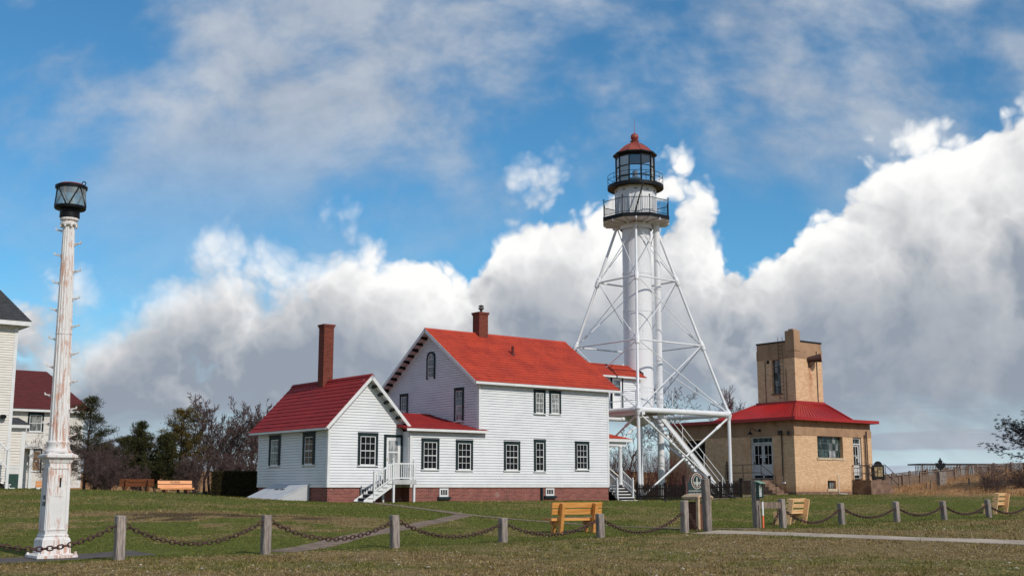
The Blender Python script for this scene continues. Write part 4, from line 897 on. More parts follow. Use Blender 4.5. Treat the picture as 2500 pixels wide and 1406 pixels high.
# ================================================================ fog signal building
FX, FY = 18.711, 78.0
fog = thing('fog_signal_building', 'tan brick building with low red metal roof and a square horn tower', 'building', (FX, FY, 0), GR)
FF = Fr((0, 0), (1, 0), (0, -1)); FL = Fr((0, 0), (0, 1), (-1, 0))
def wall_with_holes(fr, t0, t1, z0, z1, holes, depth, m, name, parent):
    """a wall slab split round its openings"""
    ts = sorted({t0, t1, *[h[0] for h in holes], *[h[1] for h in holes]}); mb = MB()
    for a, b in zip(ts, ts[1:]):
        hs = sorted((h[2], h[3]) for h in holes if h[0] <= a+1e-6 and h[1] >= b-1e-6); z = z0
        for h0, h1 in hs:
            if h0 > z: fr.box(mb, a, b, z, h0, -depth, 0)
            z = h1
        if z < z1: fr.box(mb, a, b, z, z1, -depth, 0)
    return mb.build(name, m, parent)
wf = wall_with_holes(FF, 0, 8.42, .4, 5.0, [(2.42,5.22,3.55,4.995), (6.36,7.34,2.05,4.995), (3.36,4.26,1.48,2.02)], .3, TAN_BRICK, 'wall', fog)
wl = wall_with_holes(FL, .301, 11.5, .4, 5.0, [(1.82,3.77,2.1,4.995), (7.95,9.85,3.4,4.9)], .3, TAN_BRICK, 'wall', fog)
mb = MB(); mb.box(.31, 8.42, 11.2, 11.5, .4, 5.0); mb.box(8.12, 8.42, .31, 11.19, .4, 5.0); mb.build('wall', TAN_BRICK, fog)
mb = MB(); mb.box(.32, 8.1, .32, 11.1, .5, 5.0); mb.box(.4, 8.0, .4, 11, .4, .5); mb.build('interior', DARKROOM, fog)
mb = MB(); mb.box(-.025, 8.40, -.025, 11.5, 5.0, 6.02); band = mb.build('stucco_band', STUCCO, fog)
for k in range(9):
    x = .9+k*.85; mb = MB(); FF.box(mb, x, x+.05, 5.55+(k % 3)*.06, 5.62+(k % 3)*.06, .026, .045); mb.build('anchor_plate', IRON, band)
mb = MB(); FF.box(mb, -.04, 8.44, .4, 1.28, 0, .03); FL.box(mb, 0, 11.5, .4, 1.28, 0, .03); mb.build('plinth', CONCRETE, fog)
mb = MB(); FF.box(mb, -.03, .75, 5.0, 5.42, .026, .05); mb.build('pier', STUCCO, fog)
mb = MB(); FF.box(mb, 7.88, 8.46, 5.0, 5.48, .026, .06); mb.build('pier', STUCCO, fog)
mb = MB(); FF.box(mb, 8.0, 8.46, 1.28, 4.998, 0, .045); mb.build('pier', TAN_BRICK, fog)
# big steel window
mb = MB(); FF.box(mb, 2.30, 5.35, 3.40, 3.55, -.05, .05); w = mb.build('window', PALE_CONC, fog); w['label'] = 'wide steel factory window with green-tinted panes'
cols = [2.42, 3.12, 3.99, 4.36, 4.72, 5.02, 5.22]; rows = [3.56, 4.06, 4.54, 4.99]
mb = MB()
for c in cols: FF.box(mb, c-.022, c+.022, 3.56, 4.99, -.28, -.25)
for r_ in rows: FF.box(mb, 2.42, 5.22, r_-.016, r_+.016, -.279, -.251)
mb.build('steel_frame', pm('steel_green', (.07,.09,.09), (.16,.18,.17), 6, .5), w)
for i in range(len(cols)-1):
    for j in range(len(rows)-1):
        mb = MB(); FF.box(mb, cols[i]+.023, cols[i+1]-.023, rows[j]+.017, rows[j+1]-.017, -.274, -.266); mb.build('pane', GLASS_C if (i in (2,3) and j == 0) else (GLASS_M if i in (2,3,4) and (i+j) % 2 else GLASS_G), w)
# basement window
mb = MB(); FF.box(mb, 3.26, 4.34, 1.30, 1.48, -.05, .06); w = mb.build('basement_window', PALE_CONC, fog)
for i in range(2):
    mb = MB(); FF.box(mb, 3.40+i*.42, 3.80+i*.42, 1.50, 2.0, -.2, -.18); mb.build('pane', GLASS_M if i else GLASS_G, w)
# doors
def fog_door(fr, t0, t1, z0, z1, leaves, name='door'):
    grey = pm('grey_door_paint', (.60,.60,.59), (.52,.52,.51), 2, .5)
    mb = MB(); f = .12; zt = z1-.42
    fr.box(mb, t0, t0+f, z0, z1, -.24, -.1); fr.box(mb, t1-f, t1, z0, z1, -.24, -.1); fr.box(mb, t0+f, t1-f, z1-.1, z1, -.24, -.1); fr.box(mb, t0+f, t1-f, zt-.08, zt, -.24, -.09)
    d = mb.build(name, grey, fog); a, b = t0+f, t1-f; n = leaves; lw = (b-a)/n
    tn = 2*n
    for i in range(tn):
        x0 = a+(b-a)*i/tn; x1 = a+(b-a)*(i+1)/tn; mb = MB(); fr.box(mb, x0+.03, x1-.03, zt+.04, z1-.13, -.22, -.19); mb.build('pane', GLASS_G, d)
    mb = MB(); fr.box(mb, a, b, zt, z1-.1, -.23, -.221); mb.build('transom_frame', grey, d)
    for i in range(n):
        x0, x1 = a+i*lw+.01, a+(i+1)*lw-.01; h = zt-.08
        mb = MB(); zl = z0+.95
        fr.box(mb, x0, x1, z0, z0+.24, -.23, -.17); fr.box(mb, x0, x1, z0+.24, zl, -.23, -.18); fr.box(mb, x0, x0+.12, zl, h, -.23, -.17); fr.box(mb, x1-.12, x1, zl, h, -.23, -.17); fr.box(mb, x0+.12, x1-.12, h-.12, h, -.23, -.17)
        xm = (x0+x1)/2; zm = (zl+h-.12)/2; fr.box(mb, xm-.02, xm+.02, zl, h-.12, -.23, -.175); fr.box(mb, x0+.12, x1-.12, zm-.02, zm+.02, -.23, -.176); fr.box(mb, x0+.1, x1-.1, z0+.55, z0+.57, -.18, -.172)
        leaf = mb.build('door_leaf', grey, d)
        mb = MB(); fr.box(mb, x0+.05, x1-.05, z0+.03, z0+.21, -.17, -.165); mb.build('kick_plate', BLACK, d)
        for c0, c1 in ((x0+.121, xm-.021), (xm+.021, x1-.121)):
            for e0, e1 in ((zl+.001, zm-.021), (zm+.021, h-.121)):
                mb = MB(); fr.box(mb, c0, c1, e0, e1, -.215, -.2); mb.build('pane', GLASS_D, d)
        mb = MB(); fr.box(mb, x0+.13 if i else x1-.3, x0+.3 if i else x1-.13, zm-.17, zm-.09, -.199, -.196); mb.build('notice', W_TRIM, d)
        mb = MB(); fr.box(mb, x1-.08, x1-.05, z0+1.0, z0+1.12, -.17, -.12); mb.build('handle', IRON, d)
    return d
fog_door(FL, 1.83, 3.77, 2.16, 4.99, 2); fog_door(FF, 6.36, 7.34, 2.16, 4.99, 1)
# far-left window
mb = MB(); FL.box(mb, 7.9, 9.9, 3.3, 3.4, -.05, .05); w = mb.build('window', CONCRETE, fog)
for i in range(4):
    for j in range(3):
        mb = MB(); FL.box(mb, 7.97+i*.47, 8.41+i*.47, 3.42+j*.5, 3.88+j*.5, -.25, -.23); mb.build('pane', GLASS_D, w)
# landings, steps, iron rails
def landing(fr, t0, t1, dirn, name, zl=2.02, dep=1.45, n=5):
    mb = MB(); fr.box(mb, t0, t1, .4, zl, .032, dep); L = mb.build(name, CONCRETE, fog)
    for k in range(n):
        z = zl-(k+1)*(zl-1.1)/(n+.4); e0 = (t1+k*.3) if dirn > 0 else (t0-k*.3); mb = MB()
        fr.box(mb, min(e0, e0+dirn*.3), max(e0, e0+dirn*.3), .4, z, .033, dep-.01); mb.build('step', CONCRETE, L)
    def rail(o, skip=False):
        a, b = (t0, t1) if dirn > 0 else (t1, t0); e = b+dirn*n*.3
        for h in (.52, 1.05):
            m2 = MB(); m2.path([fr.P(a, zl+h, o), fr.P(b, zl+h, o), fr.P(e, 1.2+h, o)], .024, 6); m2.build('iron_rail', IRON, L)
        for t, zb in ((a, zl), ((a+b)/2, zl), (b, zl), (e, 1.1)):
            m2 = MB(); m2.tube(fr.P(t, zb, o), fr.P(t, zb+1.06 if t != e else 2.25, o), .024, .024, 6); m2.build('rail_post', IRON, L)
    rail(dep-.06)
    if dirn > 0: rail(.1)
    return L
landing(FL, 1.85, 5.0, -1, 'landing', 2.02, 1.3, 4); landing(FF, 6.1, 7.9, 1, 'landing', 2.05, 1.5, 5)
# conduits, boxes, gooseneck lamp, pipe
mb = MB(); mb.path([FL.P(2.86,5.40,.03), FL.P(2.86,5.38,.15), FL.P(2.98,5.36,.30), FL.P(3.15,5.52,.42), FL.P(3.27,5.50,.5), FL.P(3.30,5.32,.52)], .022, 6); mb.tube(FL.P(2.86,5.40,.02), FL.P(2.86,5.40,.06), .1, .1, 10); q = FL.P(3.31,5.32,.52); mb.lathe([(.04, q[2]+.02), (.07, q[2]-.06), (.19, q[2]-.2)], 12, (q[0], q[1])); mb.build('gooseneck_lamp', BLACK, fog)
for t, z in ((1.07,5.18), (.3,5.12)):
    mb = MB(); FL.box(mb, t-.13, t+.13, z-.14, z+.14, .026, .2); mb.build('junction_box', IRON, fog)
for t in (1.02, .95):
    mb = MB(); mb.tube(FL.P(t,5.05,.06), FL.P(t,1.9 if t < 1 else 2.3,.06), .022, .022, 6); mb.build('conduit', IRON, fog)
mb = MB(); FL.box(mb, .8, 1.02, 1.82, 1.92, .03, .15); mb.build('floodlight', W_TRIM, fog)
for t, z in ((7.63,5.2), (7.85,5.45)):
    mb = MB(); mb.tube(FF.P(t,z,.09), FF.P(t,2.06,.09), .035, .035, 8); mb.build('conduit', IRON, fog)
mb = MB(); mb.path([FF.P(4.32,2.42,.04), FF.P(4.4,2.44,.1), FF.P(4.46,2.3,.1), FF.P(4.46,1.15,.1), FF.P(5.3,1.13,.12)], .02, 6); mb.build('white_pipe', W_TRIM, fog)
mb = MB(); FL.box(mb, 4.55, 4.7, 1.9, 2.2, .03, .2); mb.tube(FL.P(5.9,2.1,.05), FL.P(5.9,3.35,.05), .05, .05, 8); mb.build('standpipe', IRON, fog)
# roof: low slab with red fascia, raised standing-seam hip round the tower
mb = MB(); mb.box(-.55, 8.70, -.55, 12.0, 6.02, 6.05); mb.box(-.5, 8.65, -.5, 11.95, 6.05, 6.12); roof = mb.build('roof', RED_METAL, fog)
for args in ((-.58,8.73,-.58,-.55), (-.58,-.55,-.55,12.0), (8.70,8.73,-.55,12.0)):
    mb = MB(); mb.box(*args, 5.97, 6.18); mb.build('fascia', RED_METAL, roof)
BX0, BX1, BY0, BY1, ZR0, ZR1 = -.5, 5.75, -.5, 6.6, 6.13, 7.28
TX0, TX1, TY0, TY1 = 2.25, 5.5, 1.45, 5.1
def hipface(e0, e1, r0, r1, n):
    """one slope, laid panel by panel, a raised seam on every joint"""
    e0, e1, r0, r1 = map(Vector, (e0, e1, r0, r1)); nn = (e1-e0).cross(r0-e0).normalized(); nn = nn if nn.z > 0 else -nn
    for i in range(n):
        a, b = i/n, (i+1)/n; p = [e0.lerp(e1, a), e0.lerp(e1, b), r0.lerp(r1, b), r0.lerp(r1, a)]
        mb = MB(); mb.prism(p, nn*.012); mb.build('roof_panel', RED_METAL, roof)
        mb = MB(); mb.bar(p[0]+nn*.025, p[3]+nn*.025, .025, .045, nn); mb.build('seam', RED_METAL, roof)
c = [(BX0,BY0,ZR0),(BX1,BY0,ZR0),(BX1,BY1,ZR0),(BX0,BY1,ZR0)]; t = [(TX0,TY0,ZR1),(TX1,TY0,ZR1),(TX1,TY1,ZR1),(TX0,TY1,ZR1)]
hipface(c[0], c[1], t[0], t[1], 18); hipface(c[3], c[0], t[3], t[0], 24); hipface(c[1], c[2], t[1], t[2], 14); hipface(c[2], c[3], t[2], t[3], 14)
for a, b in zip(c, t): mb = MB(); mb.bar(Vector(a)+Vector((0,0,.05)), Vector(b)+Vector((0,0,.05)), .16, .06); mb.build('hip_cap', RED_METAL, roof)
mb = MB(); mb.box(TX0+.03, TX1-.03, TY0+.03, TY1-.03, 7.2, 7.46); mb.build('curb', RED_METAL, roof)
# tower of the building
S0_, S1_, Y0_, Y1_ = 2.4, 5.42, 1.6, 4.95
TL = Fr((S0_, 0), (0, 1), (-1, 0)); TF = Fr((0, Y0_), (1, 0), (0, -1))
tw = wall_with_holes(TL, Y0_+.25, Y1_, 6.9, 10.45, [(2.85,3.63,8.06,10.42)], .25, TAN_BRICK, 'tower_wall', fog)
mb = MB(); mb.box(S0_, S1_, Y0_, Y0_+.25, 6.9, 10.45); mb.box(S1_-.25, S1_, Y0_+.26, Y1_, 6.9, 10.45); mb.box(S0_+.01, S1_-.26, Y1_-.25, Y1_-.01, 6.9, 10.45); mb.build('tower_wall', TAN_BRICK, fog)
mb = MB(); mb.box(S0_+.26, S1_-.26, Y0_+.26, Y1_-.26, 7, 10.4); mb.build('interior', DARKROOM, fog)
mb = MB(); mb.box(S0_-.02, S1_+.02, Y0_-.02, Y1_+.02, 10.45, 11.12); mb.box(S0_+.01, S1_-.01, Y0_+.01, Y1_-.01, 11.12, 11.60); tp = mb.build('tower_top', STUCCO, fog)
mb = MB(); mb.box(S0_-.03, S1_+.03, Y0_-.03, Y1_+.03, 11.60, 11.70); mb.build('coping', BLACK, tp)
mb = MB(); mb.box(S0_-.06, S0_+.60, Y0_-.06, Y0_+.72, 10.95, 12.36); mb.box(S0_+.05, S0_+.45, Y0_+.1, Y0_+.5, 12.36, 12.48); mb.build('corner_pier', STUCCO, tp)
mb = MB(); TL.box(mb, 2.78, 3.70, 7.96, 8.06, -.05, .06); w = mb.build('tower_window', CONCRETE, fog)
for i in range(2):
    for j in range(5):
        mb = MB(); TL.box(mb, 2.87+i*.38, 3.23+i*.38, 8.08+j*.47, 8.52+j*.47, -.2, -.18); mb.build('pane', GLASS_B if (i+j) % 3 else GLASS_G, w)
mb = MB(); TL.box(mb, 3.85, 4.05, 10.2, 10.42, -.02, .03); mb.build('tower_vent', BLACK, fog)
mb = MB()
for y in (2.50, 2.88): mb.tube(TL.P(y,7.5,.14), TL.P(y,11.95,.14), .02, .02, 6)
for k in range(15): mb.tube(TL.P(2.50,7.7+k*.28,.14), TL.P(2.88,7.7+k*.28,.14), .014, .014, 5)
mb.build('ladder', IRON, fog)
mb = MB(); mb.path([TL.P(4.2,10.4,.03), TL.P(4.2,7.2,.03)], .02, 6); mb.path([TL.P(2.35,9.7,.05), TL.P(2.35,7.4,.05)], .025, 6); mb.build('conduit', IRON, fog)
# horn
mb = MB(); a = Vector(TF.P(3.85,10.40,.0)); b = Vector(TF.P(4.42,10.50,.72)); mb.tube(a, b, .17, .30, 18, False); mb.tube(a.lerp(b,.02), b.lerp(a,.02), .15, .28, 18, False); mb.tube(b.lerp(a,.06), b, .315, .315, 18, False); hn = mb.build('fog_horn', RUST, fog, smooth=True)
mb = MB(); mb.bar(TF.P(3.9,9.85,.02), TF.P(4.1,10.3,.6), .05, .05); mb.bar(TF.P(3.9,9.85,.02), TF.P(3.9,10.25,.02), .2, .08); mb.build('horn_bracket', IRON, fog)
mb = MB(); mb.path([TF.P(4.78,11.05,.05), TF.P(4.78,6.9,.05)], .028, 6); mb.build('conduit', IRON, fog)

# ================================================================ white house at the left edge
rnd = random.Random(11)
H1X, H1Y = -26.443, 62.0
h1 = thing('white_house', 'tall white clapboard house with dark grey hipped roof at the left edge', 'house', (H1X, H1Y, 0), GR)
HF = Fr((0, 0), (1, 0), (0, -1))
mb = MB(); mb.box(-9, -.01, .02, 7, 1.2, 10.05); hw1 = mb.build('wall', W_OLD, h1)
clap_rows(hw1, HF, 1.75, 9.95, lambda z: (-2.6, -.16), [], W_OLD, .132)
mb = MB(); HF.box(mb, -.16, .01, 1.55, 9.95, -.02, .045); mb.build('corner_board', W_TRIM, hw1)
mb = MB(); HF.box(mb, -9, .01, 9.95, 10.22, 0, .05); mb.build('frieze_board', W_TRIM, hw1)
mb = MB(); mb.box(-9.5, .45, -.5, 7.5, 10.10, 10.16); mb.box(-9.52, .50, -.53, -.50, 10.06, 10.30); mb.box(.47, .50, -.5, 7.5, 10.06, 10.30); mb.build('eaves', W_TRIM, h1)
e0, e1, e2, e3 = Vector((-9.5,-.55,10.30)), Vector((.52,-.55,10.30)), Vector((.52,7.5,10.30)), Vector((-9.5,7.5,10.30)); k0, k1 = Vector((-6.5,3.4,13.1)), Vector((-.9,3.4,13.1))
mb = MB(); mb.add([e0,e1,e2,e3,k0,k1], [(0,1,5,4),(1,2,5),(2,3,4,5),(3,0,4),(3,2,1,0)]); r1 = mb.build('roof', CHAR, h1)
nrm = (e1-e0).cross(k0-e0).normalized()
for i in range(18):
    a, b = i/18, (i+1)/18+.004; p0, p1 = e0.lerp(k0,a), e1.lerp(k1,a); q0, q1 = e0.lerp(k0,min(b,1)), e1.lerp(k1,min(b,1))
    s0 = p1+(p0-p1).normalized()*4.5; s1 = q1+(q0-q1).normalized()*4.4
    mb = MB(); mb.hexa([s0, p1, q1, s1, s0+nrm*.022, p1+nrm*.022, q1+nrm*.005, s1+nrm*.005]); mb.build('shingle_course', CHAR, r1)
# back wing of that house
WH = Fr((0, 2.8), (1, 0), (0, -1))
mb = MB(); mb.box(-.01, 1.5, 2.82, 6.5, 1.2, 4.8); ww = mb.build('wall', W_OLD, h1)
clap_rows(ww, WH, 2.75, 4.62, lambda z: (.02, 1.30), [], W_OLD, .15)
mb = MB(); WH.box(mb, 1.30, 1.52, 1.4, 4.62, -.02, .045); WH.box(mb, 0, 1.52, 4.62, 4.8, -.02, .05); WH.box(mb, .02, 1.3, 2.60, 2.75, 0, .04); WH.box(mb, .02, 1.3, 2.3, 2.6, 0, .02); mb.build('corner_board', W_TRIM, ww)
mb = MB(); WH.box(mb, .70, 1.30, 1.3, 2.29, 0, .05); mb.build('hatch_door', G_DARK, h1)
mb = MB(); mb.box(-.01, 1.62, 2.5, 6.6, 4.80, 5.0); mb.build('eaves', W_TRIM, h1)
mb = MB(); mb.add([(-.01,2.45,5.0),(1.66,2.45,5.0),(1.66,6.6,5.0),(-.01,6.6,5.0),(-.01,3.6,5.42),(1.3,3.6,5.42)], [(0,1,5,4),(1,2,5),(2,3,4,5),(3,2,1,0)]); mb.build('roof', CHAR, h1)
# front stair of the house
mb = MB(); post_with_cap(mb, -.36, -1.2, 1.3, 3.45, .14); s1 = mb.build('stair', W_TRIM, h1)
mb = MB(); mb.bar((-.36,-1.2,3.4), (-2.2,-1.2,5.2), .10, .09); mb.bar((-.36,-1.2,2.55), (-2.2,-1.2,4.35), .06, .07); mb.build('rail', W_TRIM, s1)
for k in range(8):
    f = (k+.8)/8; mb = MB(); mb.box(-.36-1.84*f-.025, -.36-1.84*f+.025, -1.225, -1.175, 2.55+1.8*f, 3.38+1.8*f); mb.build('baluster', W_TRIM, s1)
for k in range(9):
    z = 1.55+k*.18; x = .05-k*.20; mb = MB(); mb.box(x-.28, x, -1.28, -.05, z-.04, z+.01); mb.build('step', W_TRIM, s1)
    mb = MB(); mb.box(x-.10, x-.04, -1.2, -1.05, z-.18, z-.04); mb.build('step_block', W_TRIM, s1)
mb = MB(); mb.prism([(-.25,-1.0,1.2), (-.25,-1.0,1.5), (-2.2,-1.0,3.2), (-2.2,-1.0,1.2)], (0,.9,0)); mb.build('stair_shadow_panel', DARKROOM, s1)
mb = MB(); mb.lathe([(.05,5.10),(.16,5.16),(.17,5.27),(.10,5.34)], 12, (-.50,-.22)); mb.bar((-.50,-.22,5.3), (-.50,0,5.3), .05, .05); mb.build('wall_lamp', BLACK, h1)

# ================================================================ house with the maroon roof
H2X, H2Y = -33.54, 92.0
h2 = thing('maroon_roofed_house', 'white two-storey house with dark maroon hipped roof behind the fluted lamp post', 'house', (H2X, H2Y, 0), GR)
mb = MB(); mb.box(-8, -.05, .02, 8, 1.2, 7.25); hw2 = mb.build('wall', W_OLD, h2)
W2 = [(-4.27,-3.09,5.70,7.16), (-1.95,-1.17,5.72,7.20), (-4.04,-3.04,2.72,4.45)]
clap_rows(hw2, HF, 1.72, 7.2, lambda z: (-8, -.22), [(a,b,c-.01,d+.03) for a,b,c,d in W2], W_OLD, .095, joined=True)
mb = MB(); HF.box(mb, -.22, -.02, 1.52, 7.2, -.02, .045); mb.build('corner_board', W_TRIM, hw2)
mb = MB(); HF.box(mb, -8, -.02, 1.52, 1.72, -.02, .04); mb.build('water_table', W_TRIM, hw2)
mb = MB(); HF.box(mb, -8, -.1, 1.1, 1.52, -.1, .0); mb.build('foundation', CONCRETE, h2)
for i, (a, b, c, d) in enumerate(W2): window(h2, HF, a, b, c, d, 1, 1, GLASS_M if i < 2 else GLASS_T, cas=.13, o=.035)
mb = MB(); mb.box(-8.5, .42, -.5, 8.5, 7.25, 7.45); mb.build('eaves', W_TRIM, h2)
a0, a1, a2, a3 = Vector((-8.5,-.55,7.45)), Vector((.46,-.55,7.45)), Vector((.46,8.5,7.45)), Vector((-8.5,8.5,7.45)); b0, b1 = Vector((-5.2,4.0,10.75)), Vector((-1.95,4.0,10.75))
mb = MB(); mb.add([a0,a1,a2,a3,b0,b1], [(0,1,5,4),(1,2,5),(2,3,4,5),(3,0,4),(3,2,1,0)]); r2 = mb.build('roof', MAROON, h2)
nrm = (a1-a0).cross(b0-a0).normalized()
for i in range(24):
    a, b = i/24, min((i+1)/24+.004, 1); p0, p1, q0, q1 = a0.lerp(b0,a), a1.lerp(b1,a), a0.lerp(b0,b), a1.lerp(b1,b)
    mb = MB(); mb.hexa([p0, p1, q1, q0, p0+nrm*.022, p1+nrm*.022, q1+nrm*.005, q0+nrm*.005]); mb.build('shingle_course', MAROON, r2)
mb = MB(); mb.box(-6.0, -3.75, -1.4, -.01, 4.44, 4.56); mb.prism([(-6.0,-1.45,4.56), (-3.7,-1.45,4.56), (-4.3,-1.45,4.74), (-6.0,-1.45,4.74)], (0,1.44,0)); pr2 = mb.build('porch_roof', W_TRIM, h2)
mb = MB(); mb.box(-4.30, -4.06, -1.35, -1.11, 1.3, 4.44); mb.box(-4.36, -4.0, -1.41, -1.05, 3.86, 3.98); mb.build('porch_column', W_TRIM, pr2)

# ================================================================ old pier light: fluted iron lamp post
PEEL = None
def peel_mat():
    m, T, b = bsdf_mat('peeling_white_paint'); g = T.n('ShaderNodeTexCoord').outputs['Object']
    n1 = T.noise(T.mapping(g, (5, 5, .42)), 2.6, 7, .70); n2 = T.noise(T.mapping(g, (9, 9, 1.6)), 3.0, 6, .65); n3 = T.noise(g, 1.3, 3)
    k = T.ss(T.m('ADD', T.m('MULTIPLY', n1, .6), T.m('ADD', T.m('MULTIPLY', n2, .4), T.m('MULTIPLY', T.m('SUBTRACT', n3, .5), .35))), .50, .60)
    rust = T.ramp(n2, [(.3, lin(176,118,92)), (.7, lin(204,152,122))])
    white = T.ramp(n3, [(.3, (.70,.68,.66)), (.7, (.80,.78,.76))])
    T.put(b.inputs['Base Color'], T.mix(T.m('MULTIPLY', k, .85), white, rust)); b.inputs['Roughness'].default_value = .7
    bn = T.n('ShaderNodeBump', None, Strength=.4, Distance=.01); T.put(bn.inputs['Height'], T.m('SUBTRACT', T.noise(g, 25, 4), k)); T.put(b.inputs['Normal'], bn.outputs[0]); return m
PEEL = peel_mat()
LX, LY = -9.996, 25.95; LZ = gz(LX, LY)+.02
lamp = thing('lamp_post', 'old white fluted iron lamp post with flaking paint and a black-framed glass lantern', 'lamp post', (LX, LY, LZ), GR)
def sq(mb, r0, z0, r1, z1): mb.hexa([(-r0,-r0,z0),(r0,-r0,z0),(r0,r0,z0),(-r0,r0,z0),(-r1,-r1,z1),(r1,-r1,z1),(r1,r1,z1),(-r1,r1,z1)])
mb = MB(); sq(mb, .43, 0, .43, .055); sq(mb, .40, .055, .34, .09); base = mb.build('base_plate', PEEL, lamp)
for x, y in ((-1,-1),(1,-1),(1,1),(-1,1)):
    mb = MB(); mb.lathe([(.045,.055),(.045,.08),(.03,.081),(.03,.125),(.005,.13)], 8, (x*.385, y*.385)); mb.build('bolt', PEEL, base)
mb = MB(); sq(mb, .31, .09, .295, .38); sq(mb, .295, .38, .245, .46); sq(mb, .262, .46, .252, .49); plinth = mb.build('plinth', PEEL, lamp)
mb = MB(); sq(mb, .235, .49, .222, 2.02); ped = mb.build('pedestal', PEEL, lamp)
for fr in (Fr((0,-.2385),(1,0),(0,-1)), Fr((-.2385,0),(0,1),(-1,0)), Fr((.2385,0),(0,1),(1,0)), Fr((0,.2385),(1,0),(0,1))):
    mb = MB()
    def fb(t0, t1, z0, z1):     # moulding that follows the taper of the shaft
        k = lambda z: -(.013*(z-.49)/1.53) - .003
        mb.hexa([fr.P(t0,z0,k(z0)), fr.P(t1,z0,k(z0)), fr.P(t1,z0,k(z0)+.016), fr.P(t0,z0,k(z0)+.016), fr.P(t0,z1,k(z1)), fr.P(t1,z1,k(z1)), fr.P(t1,z1,k(z1)+.016), fr.P(t0,z1,k(z1)+.016)])
    fb(-.20,-.165,.58,1.93); fb(.165,.20,.58,1.93); fb(-.165,.165,.58,.615); fb(-.165,.165,1.895,1.93); mb.build('panel_moulding', PEEL, ped)
mb = MB(); mb.hexa([(-.11,-.237,1.30),(.11,-.237,1.30),(.11,-.20,1.30),(-.11,-.20,1.30),(-.11,-.234,1.76),(.11,-.234,1.76),(.11,-.20,1.76),(-.11,-.20,1.76)]); mb.build('access_plate', PEEL, ped)
mb = MB(); mb.box(.0, .035, -.246, -.20, 1.50, 1.70); mb.build('slot', BLACK, ped)
mb = MB(); sq(mb, .235, 2.02, .265, 2.10); sq(mb, .265, 2.10, .33, 2.14); sq(mb, .335, 2.14, .335, 2.19); sq(mb, .32, 2.19, .24, 2.24); mb.build('cap', PEEL, lamp)
LEAN = cam_local(-.0165, 0)
def col_r(z): return .215 - .087*((z-2.5)/4.85)
mb = MB(); mb.lathe([(.28,2.24),(.285,2.28),(.25,2.32),(.235,2.40),(.255,2.44),(.255,2.47),(.225,2.50)], 24, (-LEAN[0]*2.24,-LEAN[1]*2.24), lean=LEAN); mb.build('column_base', PEEL, lamp, smooth=True)
NF = 16; prof = []
n = NF*6
vs, fs = [], []
zs = [2.48, 4.86, 4.865, 4.895, 4.9, 7.33]
for zi, z in enumerate(zs):
    for i in range(n):
        a = 2*math.pi*i/n; k = (i % 6)/6; r = col_r(z)*(1-.085*max(0.0, math.sin(math.pi*(k*1.5))) if k < .667 else 1.0)
        if zi in (2, 3): r = col_r(z)*1.015
        vs.append((LEAN[0]*(z-2.24)+r*math.cos(a), LEAN[1]*(z-2.24)+r*math.sin(a), z))
for j in range(len(zs)-1):
    for i in range(n): fs.append((j*n+i, j*n+(i+1) % n, (j+1)*n+(i+1) % n, (j+1)*n+i))
mb = MB(); mb.add(vs, fs); mb.build('fluted_column', PEEL, lamp)
RUNGS = [7.24, 6.93, 6.67, 6.3, 6.04, 5.68, 5.42, 5.05, 4.77, 4.43, 4.14, 3.8, 3.51, 3.2, 2.88, 2.62]
sx, sy = cam_local(1, 0)
for i, z in enumerate(RUNGS):
    sg = -1 if i % 2 == 0 else 1; cx, cy = LEAN[0]*(z-2.24), LEAN[1]*(z-2.24); r = col_r(z)
    p0 = Vector((cx+sx*sg*(r-.01), cy+sy*sg*(r-.01), z)); p1 = Vector((cx+sx*sg*(r+.155), cy+sy*sg*(r+.155), z+.015))
    mb = MB(); mb.bar(p0, p1, .05, .022); mb.bar(p1, p1+Vector((0,0,.045)), .05, .015, (sx,sy,0)); mb.bar(p0-Vector((0,0,.05)), p0.lerp(p1,.75), .03, .02); mb.build('rung', PEEL, lamp)
tx, ty = LEAN[0]*5.1, LEAN[1]*5.1
mb = MB(); mb.lathe([(.145,7.33),(.19,7.36),(.19,7.41),(.155,7.42),(.155,7.47),(.20,7.475),(.20,7.52),(.17,7.53)], 24, (tx,ty)); coll = mb.build('collar', PEEL, lamp, smooth=True)
for i in range(8):
    a = i*math.pi/4; mb = MB(); mb.lathe([(.025,7.31),(.025,7.36)], 6, (tx+.175*math.cos(a), ty+.175*math.sin(a))); mb.build('bolt', PEEL, coll)
mb = MB(); mb.lathe([(.20,7.53),(.22,7.54),(.215,7.70),(.22,7.72),(.33,7.73),(.345,7.75),(.345,7.80),(.30,7.81)], 28, (tx,ty)); ln = mb.build('lantern', BLACK, lamp, smooth=True)
mb = MB(); mb.lathe([(.325,7.80),(.325,8.22)], 36, (tx,ty), caps=False); mb.build('lantern_glass', SMOKY, ln, smooth=True)
mb = MB(); mb.lathe([(.30,8.20),(.35,8.21),(.355,8.27),(.32,8.29),(.1,8.29)], 28, (tx,ty), caps=False); mb.build('lantern_rim', BLACK, ln, smooth=True)
mb = MB(); mb.lathe([(.30,8.285),(.27,8.32),(.14,8.35),(.01,8.37)], 28, (tx,ty), caps=False); mb.lathe([(.3,8.22),(.01,8.22)], 20, (tx,ty), caps=False); mb.build('lantern_roof', pm('faded_rust_red', lin(150,70,56), lin(120,54,46), 5, .7), ln, smooth=True)
for i in range(8):
    a0 = R(17)+(i//2+(i % 2))*math.pi/2-(i % 2)*.06; a1 = R(17)+(i//2+.5)*math.pi/2+(.08 if i % 2 else -.08)
    mb = MB(); mb.tube((tx+.335*math.cos(a0), ty+.335*math.sin(a0), 8.22), (tx+.335*math.cos(a1), ty+.335*math.sin(a1), 7.79), .017, .017, 6); mb.build('glazing_bar', BLACK, ln)
